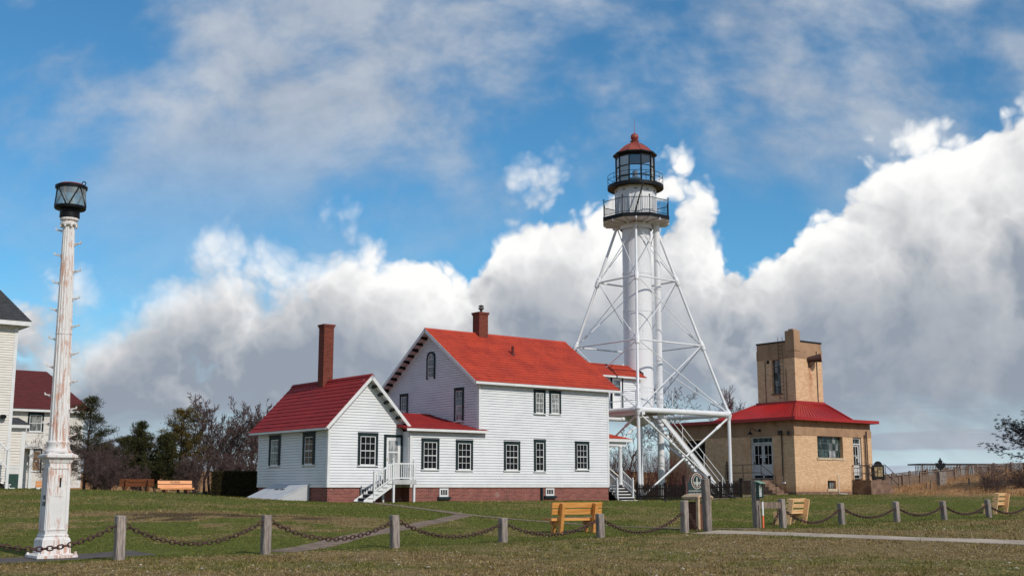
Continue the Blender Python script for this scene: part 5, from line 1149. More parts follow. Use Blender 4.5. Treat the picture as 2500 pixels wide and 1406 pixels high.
mb = MB(); mb.lathe([(.07,7.80),(.09,7.86),(.05,7.90),(.06,7.95),(.03,8.0)], 12, (tx,ty)); mb.build('burner', pm('lamp_cream', (.6,.56,.46), None, 1, .5), ln)
mb = MB(); c = Vector(camside(.27,-.12,0)) if False else Vector((tx+sx*.28, ty+sy*.28, 8.34))
for i in range(10):
    a, b = i*math.pi/5, (i+1)*math.pi/5; mb.tube(c+Vector((sx*math.cos(a), sy*math.cos(a), math.sin(a)))*.045, c+Vector((sx*math.cos(b), sy*math.cos(b), math.sin(b)))*.045, .012, .012, 5)
mb.build('lifting_eye', BLACK, ln)
def text_obj(txt, size, mtx, m, parent, name, ext=.002, align='CENTER', sp=1.0, xs=1.0):
    cu = bpy.data.curves.new(name, 'FONT'); cu.body = txt; cu.size = size; cu.extrude = ext; cu.align_x = align; cu.align_y = 'CENTER'; cu.space_character = sp
    o = bpy.data.objects.new(name, cu); COL.objects.link(o); bpy.context.view_layer.update()
    dg = bpy.context.evaluated_depsgraph_get(); me = bpy.data.meshes.new_from_object(o.evaluated_get(dg)); bpy.data.objects.remove(o)
    me.transform(mtx @ Matrix.Diagonal((xs,1,1,1))); me.materials.clear(); me.materials.append(m); return link(name, me, parent)
def wall_mtx(org, right, up):
    r, u = Vector(right).normalized(), Vector(up).normalized(); n = r.cross(u); M = Matrix((r, u, n)).transposed().to_4x4(); M.translation = Vector(org); return M
text_obj('US', .13, wall_mtx((-.2345,0,1.28), (0,-1,0), (0,0,1)), BLACK, ped, 'lettering', xs=1.1)
text_obj('LHE', .13, wall_mtx((-.2355,0,1.14), (0,-1,0), (0,0,1)), BLACK, ped, 'lettering', xs=1.1)

# ================================================================ chain fence along the lawn
rnd = random.Random(21)
def timber(w, h, seed, name='post', m=None, cut=.015):
    rs = random.Random(seed); mb = MB(); n = 8; zs = [-.3, 0, h*.3, h*.62, h*.9, h-.012, h]; c = w*.10; hw_ = w/2
    ring0 = [(-hw_+c,-hw_),(hw_-c,-hw_),(hw_,-hw_+c),(hw_,hw_-c),(hw_-c,hw_),(-hw_+c,hw_),(-hw_,hw_-c),(-hw_,-hw_+c)]
    tilt = (rs.uniform(-.02,.02), rs.uniform(-.02,.02)); vs = []
    for zi, z in enumerate(zs):
        k = 1.0 if zi < len(zs)-1 else .93
        for x, y in ring0:
            j = .018*w*5
            vs.append((x*k+rs.uniform(-j,j)*.12, y*k+rs.uniform(-j,j)*.12, z+((tilt[0]*x+tilt[1]*y)*3+rs.uniform(-.006,.006) if zi >= len(zs)-2 else 0)))
    fs = [(j*n+i, j*n+(i+1) % n, (j+1)*n+(i+1) % n, (j+1)*n+i) for j in range(len(zs)-1) for i in range(n)] + [tuple(range((len(zs)-1)*n, len(zs)*n))]
    return mb.add(vs, fs)
POSTS = [('a',-10.42,22.4,.87,0,0), ('b',-8.05,24.5,.90,0,0), ('c',-5.49,26.6,.87,0,0), ('d',-2.80,28.6,.79,-1,0), ('e',-.23,30.7,.63,0,0), ('f',2.43,32.7,.65,-1,0), ('g',5.05,34.8,.94,-1.5,0),
         ('h',5.75,35.0,1.53,-1,0), ('A',7.91,38.4,1.50,-1,0), ('B',8.83,38.8,.94,-1,0), ('C',11.51,41.5,.75,-3,0), ('D',14.24,44.0,.74,-2,0), ('E',16.87,46.4,.74,-3,0), ('F',19.58,48.8,.74,-4,0), ('G',22.37,51.2,.73,-2,0)]
PLAB = {'a':'weathered grey timber post carrying the leftmost end of the chain, cut off by the frame', 'b':'weathered grey timber post just right of the fluted lamp post', 'c':'tall weathered timber post standing below the cellar hatch',
 'd':'weathered timber post standing beside the diagonal gravel path', 'e':'short weathered timber post on the near chain line left of the yellow bench', 'f':'short weathered timber post in front of the yellow bench',
 'g':'weathered timber post left of the trash bin, chain hanging from it on both sides', 'h':'tall weathered timber post in front of the trash bin and green sign', 'A':'tall weathered timber post carrying the green leaflet box',
 'B':'weathered timber post holding the short crossbar beside the pale bench', 'C':'weathered leaning post right of the pale bench, first of the far chain row', 'D':'weathered leaning post, second of the far chain row below the brick building steps',
 'E':'weathered leaning post, third of the far chain row', 'F':'weathered leaning post right in front of the rightmost pale bench', 'G':'weathered post at the right end of the chain, cut off by the frame'}
PT = {}
for key, x, y, h, tl, _ in POSTS:
    z = gz(x, y); w = .19 if key not in 'hA' else .205
    o = timber(w, h, ord(key)).build('fence_post', GREY_WOOD, None); o.location = (x, y, z-.01); o.rotation_euler = (R(.6*tl*.3+rnd.uniform(-1,1)), R(tl+rnd.uniform(-1.2,1.2)), GR+R(rnd.uniform(-6,6)))
    tag(o, PLAB[key], 'post', 'timber posts of the chain fence'); PT[key] = (Vector((x, y, z)), h)
def link_mesh():
    mb = MB(); L, Wd, r = .108, .074, .0145; n = 14; path = []
    for i in range(n):
        a = 2*math.pi*i/n; cx = (L-Wd)/2*(1 if math.cos(a) >= 0 else -1); path.append(Vector((cx+Wd/2*math.cos(a), Wd/2*math.sin(a), 0)))
    vs, fs = [], []; m_ = 5
    for i, p in enumerate(path):
        t = (path[(i+1) % n]-path[i-1]).normalized(); nn = Vector((t.y,-t.x,0))
        for j in range(m_):
            b = 2*math.pi*j/m_; vs.append(p+nn*(r*math.cos(b))+Vector((0,0,r*math.sin(b))))
    for i in range(n):
        for j in range(m_): fs.append((i*m_+j, i*m_+(j+1) % m_, ((i+1) % n)*m_+(j+1) % m_, ((i+1) % n)*m_+j))
    return MB().add(vs, fs).mesh('link', RUST, True)
LINK = link_mesh()
def chain(pts, label, pitch=.103, loc=None):
    """links strung along a polyline"""
    P = np.array([tuple(p) for p in pts]); seg = np.linalg.norm(np.diff(P, axis=0), axis=1); s = np.r_[0, np.cumsum(seg)]; n = int(s[-1]/pitch)
    root = thing('chain', label, 'chain', tuple(P[0]), 0, 'rusty chains slung between the posts')
    at = lambda d: Vector([np.interp(d, s, P[:, i]) for i in range(3)])
    for i in range(n):
        c = at((i+.5)*s[-1]/n); t = (at(min((i+.8)*s[-1]/n, s[-1]))-at(max((i+.2)*s[-1]/n, 0))).normalized()
        y = Vector((0,0,1)).cross(t); y = y.normalized() if y.length > .05 else Vector((1,0,0)); z = t.cross(y)
        a = (0 if i % 2 else math.pi/2) + rnd.uniform(-.3,.3); y2 = y*math.cos(a)+z*math.sin(a); z2 = t.cross(y2)
        o = link('link', LINK, root); M = Matrix((t*1.18, y2*1.12, z2)).transposed().to_4x4(); M.translation = c-Vector(P[0]); o.matrix_local = M
    return root
def span(a, b, da, db, sag, label):
    (pa, ha), (pb, hb) = PT[a], PT[b]; d = (pb-pa).normalized(); A = pa+Vector((0,0,ha-da))+d*.10; B = pb+Vector((0,0,hb-db))-d*.10
    pts = []
    for i in range(25):
        f = i/24; p = A.lerp(B, f); p.z -= 4*sag*f*(1-f); pts.append(p)
    chain(pts, label)
span('a','b',.20,.20,.40,'rusty chain passing in front of the base of the fluted lamp post')
span('b','c',.20,.16,.42,'rusty chain slung between the first two full posts right of the lamp post')
span('c','d',.14,.17,.40,'rusty chain sagging in front of the diagonal gravel path')
span('d','e',.16,.17,.34,'rusty chain sagging below the first-floor windows, left of the short post')
span('e','f',.16,.18,.33,'rusty chain sagging in front of the yellow bench')
span('f','g',.18,.36,.44,'rusty chain rising from the bench post to the post left of the bin')
span('B','C',.36,.20,.44,'rusty chain sagging in front of the pale bench')
span('C','D',.20,.24,.32,'rusty chain between the first and second far posts')
span('D','E',.24,.20,.31,'rusty chain between the second and third far posts')
span('E','F',.22,.20,.34,'rusty chain between the third and fourth far posts')
span('F','G',.28,.22,.34,'rusty chain running out of the frame at the right')
p, h = PT['g']; A = p+Vector((.13,.06,h-.40)); chain([A, A+Vector((.14,.06,-.24)), A+Vector((.28,.10,-.50))], 'short loose chain end hanging in front of the trash bin')
p, h = PT['B']; A = p+Vector((-.12,-.08,h-.38)); chain([A, A+Vector((-.13,-.03,-.26)), A+Vector((-.24,-.05,-.50))], 'short loose chain end hanging under the crossbar')

# ================================================================ benches
def bench(name, label, x, y, rz, m, L=1.52, zoff=0.0, ends=False, boards=2, dark=None, seat_d=.52, hgt=.92, group='park benches', text=None):
    b = thing(name, label, 'bench', (x, y, gz(x, y)+zoff), rz, group); dk = dark or m
    lx = L/2-.30 if not ends else L/2-.05
    for s in (-1, 1):
        mb = MB(); mb.bar((s*lx, .10, -.05), (s*lx, -.08, hgt-.03), .10 if not ends else .085, .17, (0,1,0)); mb.build('back_leg', dk, b)
        mb = MB(); mb.bar((s*lx, .42, .33), (s*lx, .55, -.05), .09, .12, (0,1,0)); mb.build('front_leg', dk, b)
        mb = MB(); mb.box(s*lx-.045, s*lx+.045, .02, .62, .235, .375); mb.build('seat_bearer', dk, b)
    hb = .165 if boards == 2 else .13; k0 = 0
    for k in range(boards):
        z1 = hgt-k*(hb+.03) if not ends else hgt-k*(hb+.07); z0 = z1-hb; yb = lambda z: .10-.18*(z+.05)/(hgt+.02)+.09
        off = rnd.uniform(-.02,.02); mb = MB()
        mb.hexa([(-L/2+off,yb(z0),z0),(L/2+off,yb(z0),z0),(L/2+off,yb(z0)+.075,z0),(-L/2+off,yb(z0)+.075,z0),(-L/2+off,yb(z1),z1),(L/2+off,yb(z1),z1),(L/2+off,yb(z1)+.075,z1),(-L/2+off,yb(z1)+.075,z1)]); sl = mb.build('back_slat', m, b)
        if text and k == 0: text_obj(text, .15, wall_mtx((0, yb((z0+z1)/2)+.082, (z0+z1)/2), (-1,0,0), (0,-.19,1)), BLACK, b, 'lettering', xs=1.1)
    for k in range(3):
        mb = MB(); y0 = .10+k*.185; mb.box(-L/2+.01, L/2-.01, y0, y0+.165, .377, .455); mb.build('seat_slat', m, b)
    return b
bench('bench', 'honey-yellow pine bench with its back turned, on the lawn before the white house', 2.0, 36.0, R(28), YEL_WOOD, 1.76)
bench('bench', 'pale raw-pine bench beside the post with the green leaflet box', 10.35, 43.0, R(52), PALE_WOOD, 1.45, ends=True, boards=3)
bench('bench', 'pale raw-pine bench farthest right, in front of the dry dune grass', 22.35, 54.2, R(48), PALE_WOOD, 1.45, ends=True, boards=3)
bench('bench', 'dark brown bench with its back turned, under the pines at the left', -19.0, 60.0, R(30), RED_WOOD, 1.7, -.10, hgt=.76)
bench('bench', 'light orange bench lettered on its back rest, facing the viewer left of the hedge', -16.6, 58.2, R(30)+math.pi, ORANGE_WOOD, 1.66, -.18, dark=RED_WOOD, hgt=.80, text='GLSHS')
x, y = hw(1.95, .4, np.array([H1X, H1Y])); lb = thing('low_bench', 'low seat of orange pine boards against the far white house wall', 'bench', (x, y, gz(x, y)+.03), GR)
for k in range(2): mb = MB(); mb.box(-.40, .42, -.06, .0, .07+k*.175, .23+k*.175); mb.build('board', ORANGE_WOOD, lb)
for k in (-.26, .22): mb = MB(); mb.box(k-.10, k+.10, -.05, .3, -.05, .065); mb.build('foot_block', W_TRIM, lb)

# ================================================================ things by the gap in the fence
p, h = PT['A']
lbx = thing('leaflet_box', 'small green leaflet box with clear front fixed to the tall post', 'leaflet box', (p.x+.10, p.y-.14, p.z+h-.52), GR)
mb = MB(); mb.box(-.11,-.085,-.04,.10,0,.46); mb.box(.085,.11,-.04,.10,0,.46); mb.box(-.085,.085,.07,.10,0,.46); mb.box(-.11,.11,-.045,.10,-.025,.0); mb.build('case', G_DARK, lbx)
mb = MB(); mb.hexa([(-.14,-.12,.43),(.14,-.12,.43),(.14,.12,.50),(-.14,.12,.50),(-.14,-.12,.455),(.14,-.12,.455),(.14,.12,.525),(-.14,.12,.525)]); mb.build('lid', pm('pale_green_lid', lin(120,150,128), None, 1, .6), lbx)
mb = MB(); mb.box(-.083,.083,.0,.012,.02,.42); mb.build('leaflet', pm('leaflet_paper', (.62,.64,.62), (.25,.28,.3), 14, .7), lbx)
mb = MB(); mb.box(-.07,.07,-.006,-.001,.25,.37); mb.build('printed_sheet', pm('leaflet_print', (.05,.05,.05), (.6,.55,.45), 22, .7), lbx)
st = thing('marker_stake', 'thin orange and white marker stake beside the leaflet post', 'stake', (p.x+.15, p.y-.22, gz(p.x+.15, p.y-.22)-.02), GR)
mb = MB(); mb.box(-.03,.03,-.012,.012,-.1,.42); mb.build('orange_end', pm('orange_plastic', lin(236,112,72), None, 1, .5), st)
mb = MB(); mb.box(-.03,.03,-.012,.012,.42,.86); mb.build('white_end', W_TRIM, st)
q, h2_ = PT['B']; d = (q-p); mb = MB(); mb.bar(Vector((0,0,0)), d*1.02+Vector((.0,0,0))-Vector((0,0,d.z)), .06, .20); o = mb.build('crossbar', GREY_WOOD2); o.location = (p.x+.02, p.y-.02, p.z+.72)
tag(o, 'short weathered timber crossbar between the leaflet post and its neighbour', 'crossbar')
# bin
bx, by = 5.72, 36.6; bn = thing('trash_bin', 'brown pebble-faced trash bin with a beige arched hood between two posts', 'trash bin', (bx, by, gz(bx, by)), GR)
AGG = pm('brown_aggregate', lin(126,78,56), lin(74,44,34), 40, .9, 3, (1,1,1), .6, 60, c3=lin(170,120,92), s3=70)
BEIGE = pm('beige_frame', lin(196,170,138), lin(176,150,120), 3, .6)
mb = MB(); mb.box(-.235,.235,-.235,.235,.03,.80); mb.build('panel_body', AGG, bn)
for sx_, sy_ in ((-1,-1),(1,-1),(1,1),(-1,1)):
    mb = MB(); mb.box(sx_*.25-.045, sx_*.25+.045, sy_*.25-.045, sy_*.25+.045, 0, 1.0); mb.build('corner_strip', BEIGE, bn)
mb = MB(); n = 10
for i in range(n):
    a0, a1 = -.34+.68*i/n, -.34+.68*(i+1)/n; f = lambda a: 1.0+.09*math.cos(a/.34*math.pi/2)
    mb.hexa([(a0,-.34,f(a0)-.06),(a1,-.34,f(a1)-.06),(a1,.34,f(a1)-.06),(a0,.34,f(a0)-.06),(a0,-.34,f(a0)),(a1,-.34,f(a1)),(a1,.34,f(a1)),(a0,.34,f(a0))])
mb.build('hood', BEIGE, bn)
mb = MB(); mb.box(-.24,.24,-.24,.24,.80,.84); mb.build('inner_rim', DARKROOM, bn)
# sign
gx, gy = 10.15, 65.0; sg = thing('sign', 'dark green arched sign with an oval lighthouse emblem before the tower', 'sign', (gx, gy, gz(gx, gy)), R(9))
SGN = pm('sign_green', lin(24,54,56), lin(18,42,46), 2, .5); SBR = pm('sign_brown', lin(98,62,56), None, 1, .6); SWH = pm('sign_white', lin(226,224,214), None, 1, .6)
def arch_slab(w, z0, zs, r, y0, y1, m, name, par):
    pts = [(-w,y0,z0),(w,y0,z0),(w,y0,zs)] + [(r*math.cos(math.pi*k/16), y0, zs+r*math.sin(math.pi*k/16)) for k in range(17)] + [(-w,y0,zs)]
    mb = MB(); mb.prism(pts, (0,y1-y0,0)); return mb.build(name, m, par)
arch_slab(.62, .22, 1.02, .50, .0, .06, SBR, 'frame', sg); arch_slab(.54, .27, 1.0, .44, -.015, .0, SGN, 'board', sg)
for s in (-1, 1): mb = MB(); mb.box(s*.74-.05, s*.74+.05, -.03, .08, -.2, 1.36); mb.build('post', PICKET, sg)
def oval(rx, rz_, y0, y1, zc, m, name):
    mb = MB(); mb.prism([(rx*math.cos(2*math.pi*k/32), y0, zc+rz_*math.sin(2*math.pi*k/32)) for k in range(32)], (0,y1-y0,0)); mb.build(name, m, sg)
zc = 1.06
oval(.315,.43,-.022,-.015,zc,SWH,'emblem_rim'); oval(.285,.40,-.027,-.022,zc,SBR,'emblem_ring'); oval(.215,.32,-.032,-.027,zc,SWH,'emblem_line'); oval(.195,.30,-.037,-.032,zc,SGN,'emblem_field')
mb = MB(); mb.prism([(-.03,-.037,zc-.27),(.03,-.037,zc-.27),(.022,-.037,zc+.17),(.0,-.037,zc+.24),(-.022,-.037,zc+.17)], (0,-.006,0)); mb.build('emblem_lighthouse', SWH, sg)
for dz in (-.06, -.11, -.16): mb = MB(); wv = .19 if dz > -.15 else .15; mb.box(-wv, -.035, -.042, -.037, zc+dz-.012, zc+dz+.012); mb.build('emblem_wave', SWH, sg); mb = MB(); mb.box(.035, wv, -.042, -.037, zc+dz-.012, zc+dz+.012); mb.build('emblem_wave', SWH, sg)
text_obj('WHITEFISH POINT', .118, wall_mtx((0,-.02,.52), (1,0,0), (0,0,1)), SWH, sg, 'lettering'); text_obj('LIGHT STATION', .15, wall_mtx((0,-.02,.355), (1,0,0), (0,0,1)), SWH, sg, 'lettering', xs=.9)
# picket fence round the foot of the tower
x0, y0 = hw(10.9, -.30); pf = thing('picket_fence', 'low black picket fence round the foot of the lighthouse', 'fence', (x0, y0, 0), GR)
PKM = MB().prism([(-.042,0,0),(.042,0,0),(.042,0,.80),(.0,0,.88),(-.042,0,.80)], (0,.022,0)).mesh('picket', PICKET)
def fz(s): return gz(*hw(10.9+s, -.30))
t = 0.0; i = 0
while t < 8.75:
    if not (5.55 < t < 5.75): o = link('picket', PKM, pf); o.location = (t, 0, fz(t)+.04); o.rotation_euler = (0, rnd.uniform(-.02,.02), 0); o.scale = (1, 1, rnd.uniform(.96,1.03))
    t += .122; i += 1
for t in (.02, 2.2, 4.3, 5.6, 6.9, 8.74):
    mb = MB(); mb.box(t-.055, t+.055, .03, .13, fz(t)-.2, fz(t)+1.0); mb.build('post', PICKET, pf)
for dz in (.24, .66):
    for a, b in ((0,2.2),(2.2,4.3),(4.3,5.6),(5.6,6.9),(6.9,8.74)): mb = MB(); mb.bar((a,.045,fz(a)+dz),(b,.045,fz(b)+dz),.04,.08); mb.build('rail', PICKET, pf)
# crows
def crow(label, x, y, rz, s=1.0):
    o = thing('crow', label, 'bird', (x, y, gz(x, y)), rz, 'crows on the lawn'); o.scale = (s, s, s); C = [(-.24,.12,.004,.03),(-.14,.145,.018,.035),(-.05,.16,.06,.055),(.04,.18,.075,.07),(.11,.205,.06,.06),(.155,.245,.036,.038),(.19,.27,.038,.04),(.225,.272,.026,.028),(.245,.268,.010,.012),(.285,.258,.002,.003)]
    n = 10; vs = []
    for cx, cz, ry, rz_ in C:
        for k in range(n): a = 2*math.pi*k/n; vs.append((cx, ry*math.cos(a), cz+rz_*math.sin(a)))
    fs = [(j*n+k, j*n+(k+1) % n, (j+1)*n+(k+1) % n, (j+1)*n+k) for j in range(len(C)-1) for k in range(n)]+[tuple(range(n)), tuple(range((len(C)-1)*n, len(C)*n))]
    mb = MB().add(vs, fs); mb.build('body', pm('crow_black', (.01,.01,.013), None, 1, .45), o, True)
    for sgn in (-1, 1): mb = MB(); mb.path([(.03, sgn*.03, .12), (.01, sgn*.035, .06), (.03, sgn*.04, 0), (.07, sgn*.045, .003)], .006, 5); mb.build('leg', BLACK, o)
crow('small black crow on the grass left of the sign', 7.77, 60.0, R(70), .75); crow('black crow on the grass right of the sign, below the tower leg', 12.21, 66.2, R(160), 1.15)
# information board by the brick building steps
ix, iy = 25.75, 83.0; ib = thing('information_board', 'dark arched information board beside the steps of the brick building', 'notice board', (ix, iy, gz(ix, iy)), R(10))
pts = [(-.43,0,1.0),(.43,0,1.0),(.43,0,1.95),(.30,0,1.97)]+[(.30*math.cos(math.pi*k/10),0,1.97+.28*math.sin(math.pi*k/10)) for k in range(11)]+[(-.30,0,1.97),(-.43,0,1.95)]
mb = MB(); mb.prism(pts, (0,.07,0)); mb.build('frame', BLACK, ib)
mb = MB(); mb.box(-.30,.30,-.012,0,1.18,1.86); mb.build('notice', pm('faded_notice', lin(170,150,110), lin(96,84,60), 5, .8), ib)
for s in (-.34,.34): mb = MB(); mb.box(s-.05,s+.05,.0,.09,-.2,1.0); mb.build('post', PICKET, ib)
# leaf sculpture
lx_, ly_ = 30.5, 84.0; lf = thing('leaf_sculpture', 'dark metal maple leaf on a stone block among the dune grass', 'sculpture', (lx_, ly_, gz(lx_, ly_)), R(12))
mb = MB(); mb.hexa([(-.27,-.22,-.3),(.27,-.22,-.3),(.27,.22,-.3),(-.27,.22,-.3),(-.25,-.2,1.05),(.25,-.2,1.05),(.25,.2,1.05),(-.25,.2,1.05)]); mb.build('pedestal', pm('grey_stone', lin(150,140,132), lin(118,108,102), 5, .9), lf)
half = [(0,0),(.04,.0),(.035,.18),(.20,.14),(.17,.22),(.40,.36),(.34,.42),(.40,.62),(.28,.59),(.25,.66),(.13,.52),(.17,.80),(.10,.77),(0,1.0)]
pts = [(a,0,1.03+b) for a, b in half]+[(-a,0,1.03+b) for a, b in half[-2:0:-1]]
mb = MB(); mb.prism(pts, (0,.05,0)); mb.build('leaf', BLACK, lf)
# boardwalk railings on the dune
def bw_z(x): return np.interp(x, [28.4, 31.7, 35.7, 38.9, 47.0], [1.43, 1.80, 2.21, 2.40, 2.55])
SLM = MB().box(-.03,.03,-.012,.012,0,.86).mesh('slat', GREY_WOOD2); PSM = MB().box(-.06,.06,-.06,.06,-.9,1.02).mesh('post', GREY_WOOD2)
for yy, lab in ((90.0, 'near weathered slatted railing of the boardwalk climbing the dune'), (92.4, 'far weathered slatted railing of the boardwalk climbing the dune')):
    r = thing('boardwalk_railing', lab, 'railing', (28.4, yy, 0), R(2), 'boardwalk railings')
    t = 0.0; k = 0
    zf = lambda t: float(bw_z(28.4+t))+(0 if yy < 91 else .10)
    while t < 19:
        o = link('slat', SLM, r); o.location = (t, 0, zf(t)+.04); t += .105
    for k in range(14): o = link('post', PSM, r); o.location = (k*1.35, -.07, zf(k*1.35))
    for k in range(13):
        for dz, hh in ((.92,.05),(.10,.06)): mb = MB(); mb.bar((k*1.35,-.03,zf(k*1.35)+dz),((k+1)*1.35,-.03,zf((k+1)*1.35)+dz),.10,hh); mb.build('rail', GREY_WOOD2, r)
dk = MB(); ts = np.linspace(0, 19, 20)
for a, b in zip(ts, ts[1:]):
    za_, zb_ = float(bw_z(28.4+a)), float(bw_z(28.4+b)); x0_, x1_ = 28.4+a, 28.4+b; dk.hexa([(x0_,90.1,za_-.1),(x1_,90.1,zb_-.1),(x1_,92.3,zb_-.1),(x0_,92.3,za_-.1),(x0_,90.1,za_),(x1_,90.1,zb_),(x1_,92.3,zb_),(x0_,92.3,za_)])
o = dk.build('boardwalk', GREY_WOOD2); o['kind'] = 'structure'
sh = thing('viewing_shelter', 'long low dark-roofed viewing shelter beyond the boardwalk', 'shelter', (36.0, 105, 2.05), R(5))
mb = MB(); mb.box(-.15,6.9,-1.2,1.6,1.46,1.58); mb.build('roof', pm('dark_shelter_roof', (.03,.028,.028), None, 1, .7), sh)
for k in range(5): mb = MB(); mb.box(k*1.6,k*1.6+.1,-1.1,-1.0,-1.5,1.46); mb.build('post', GREY_WOOD2, sh)
for k in range(46): o = link('slat', SLM, sh); o.location = (.15+k*.14, .6, .55)
for x_, y_, h_, tl, lb_ in ((28.06,80,.55,0,'thin wooden stake in the dune grass nearest the information board'), (28.5,80.5,.75,2,'tallest wooden stake in the dune grass, left of the leaf sculpture'), (30.9,80,.6,-1,'upright wooden stake in the dune grass just right of the leaf sculpture'), (32.2,80.5,.55,-12,'tilted wooden stake in the dune grass, rightmost of the stakes')):
    o = timber(.08, h_, int(x_*7)).build('stake', GREY_WOOD2); o.location = (x_, y_, gz(x_, y_)); o.rotation_euler = (0, R(tl), .3)
    tag(o, lb_, 'stake', 'stakes in the dune grass')

# ================================================================ trees
def branchy(seed, H, r0, levels=4, upright=.6, spread=.55, nchild=(5,9), wig=.14, droop=0.0, first=.25, twig=.006, stems=1, width=1.0):
    rs = random.Random(seed); mb = MB()
    def grow(p, d, L, r, lv, frac0):
        n = 5 if lv == 0 else (4 if lv == 1 else 3); pts = [p]; dirs = [d]; q = p; dd = d
        for i in range(n):
            dd = (dd + Vector((rs.gauss(0,wig), rs.gauss(0,wig), rs.gauss(0,wig*.6) + (.05*upright if lv else 0) - droop*lv*.05))).normalized()
            q = q + dd*(L/n); pts.append(q); dirs.append(dd)
        for i in range(n):
            a, b = r*(1-.8*i/n), r*(1-.8*(i+1)/n); mb.tube(pts[i], pts[i+1], max(a, twig), max(b, twig*.8), 6 if lv == 0 else (4 if lv == 1 else 3), False)
        if lv >= levels: return
        nc = rs.randint(*nchild) if lv else int(nchild[1]*1.6)
        for k in range(nc):
            f = frac0+(1-frac0)*((k+rs.random())/nc); i = min(int(f*n), n-1); u = f*n-i; pt = pts[i].lerp(pts[i+1], u)
            az = rs.random()*2*math.pi; t = dirs[i]; a = t.cross(Vector((math.cos(az), math.sin(az), .1))).normalized(); ang = rs.uniform(.6,1.1)*spread*(1.25 if lv else 1)
            nd = (t*math.cos(ang)+a*math.sin(ang)); nd = Vector((nd.x*width, nd.y*width, nd.z)).normalized()
            grow(pt, nd, L*rs.uniform(.32,.58)*(1.15-.55*f), r*(1-.75*f)*.5, lv+1, .15)
    for s in range(stems):
        a = rs.random()*6.28; k = .0 if stems == 1 else .25
        grow(Vector((math.cos(a)*k, math.sin(a)*k, -.1)), Vector((math.cos(a)*k*.35+rs.gauss(0,.05), math.sin(a)*k*.35+rs.gauss(0,.05), 1)).normalized(), H*rs.uniform(.85,1.0), r0, 0, first)
    return mb
def bare_tree(name, label, x, y, H, seed, m=None, **kw):
    o = thing(name, label, 'tree', (x, y, gz(x, y)-.05), 0, 'bare trees'); mm = m or TWIG
    kw2 = dict(levels=3); kw2.update(kw); b = branchy(seed, H, H*.016, **kw2)
    # the stem up to where the first limbs leave is the trunk, the rest the crown
    n = 0; trunk = MB(); trunk.tube((0,0,-.3), (b.v[0][0]*.0, 0, .25), H*.022, H*.017, 8, False); trunk.build('trunk', BARK, o)
    b.build('crown', mm, o); return o
NEEDLE = {}
def needle_mat(name, dark, mid, tip):
    m, T, b = bsdf_mat(name); rnd_ = T.n('ShaderNodeAttribute', dict(attribute_name='rnd')).outputs['Fac']
    g = T.n('ShaderNodeTexCoord').outputs['Object']; v = T.m('ADD', T.m('MULTIPLY', rnd_, .55), T.m('MULTIPLY', T.noise(g, .9, 3), .5))
    T.put(b.inputs['Base Color'], T.ramp(v, [(.25, dark), (.55, mid), (.85, tip)])); b.inputs['Roughness'].default_value = .8; b.inputs['Specular IOR Level'].default_value = .2; return m
N_DARK = needle_mat('dark_pine_needles', lin(34,38,22), lin(58,60,32), lin(92,86,46)); N_OLIVE = needle_mat('olive_pine_needles', lin(54,44,20), lin(88,76,34), lin(124,104,52)); N_BLACK = needle_mat('black_green_needles', lin(20,22,24), lin(32,32,34), lin(48,46,46))
def tri_cloud(name, C, D, L, Wd, m, parent, seed, extra=None, kind=None):
    """many slim leaf blades: centre-lines C -> C + D*L, width Wd"""
    rs = np.random.RandomState(seed); n = len(C); D = D/np.linalg.norm(D, axis=1)[:, None]; S = np.cross(D, rs.normal(size=(n,3))); S /= np.linalg.norm(S, axis=1)[:, None]
    L = np.asarray(L).reshape(-1,1); Wd = np.asarray(Wd).reshape(-1,1); a = C-S*Wd/2; b = C+S*Wd/2; c = C+D*L
    V3 = np.stack([a,b,c], 1).reshape(-1,3).astype(np.float32); me = bpy.data.meshes.new(name); me.vertices.add(3*n); me.vertices.foreach_set('co', V3.ravel())
    me.loops.add(3*n); me.loops.foreach_set('vertex_index', np.arange(3*n, dtype=np.int32)); me.polygons.add(n); me.polygons.foreach_set('loop_start', np.arange(0,3*n,3,dtype=np.int32)); me.polygons.foreach_set('loop_total', np.full(n,3,dtype=np.int32)); me.update(calc_edges=True)
    add_attr(me, 'rnd', np.repeat(rs.rand(n), 3))
    for k, v in (extra or {}).items(): add_attr(me, k, np.repeat(v, 3))
    me.materials.append(m); return link(name, me, parent, kind)
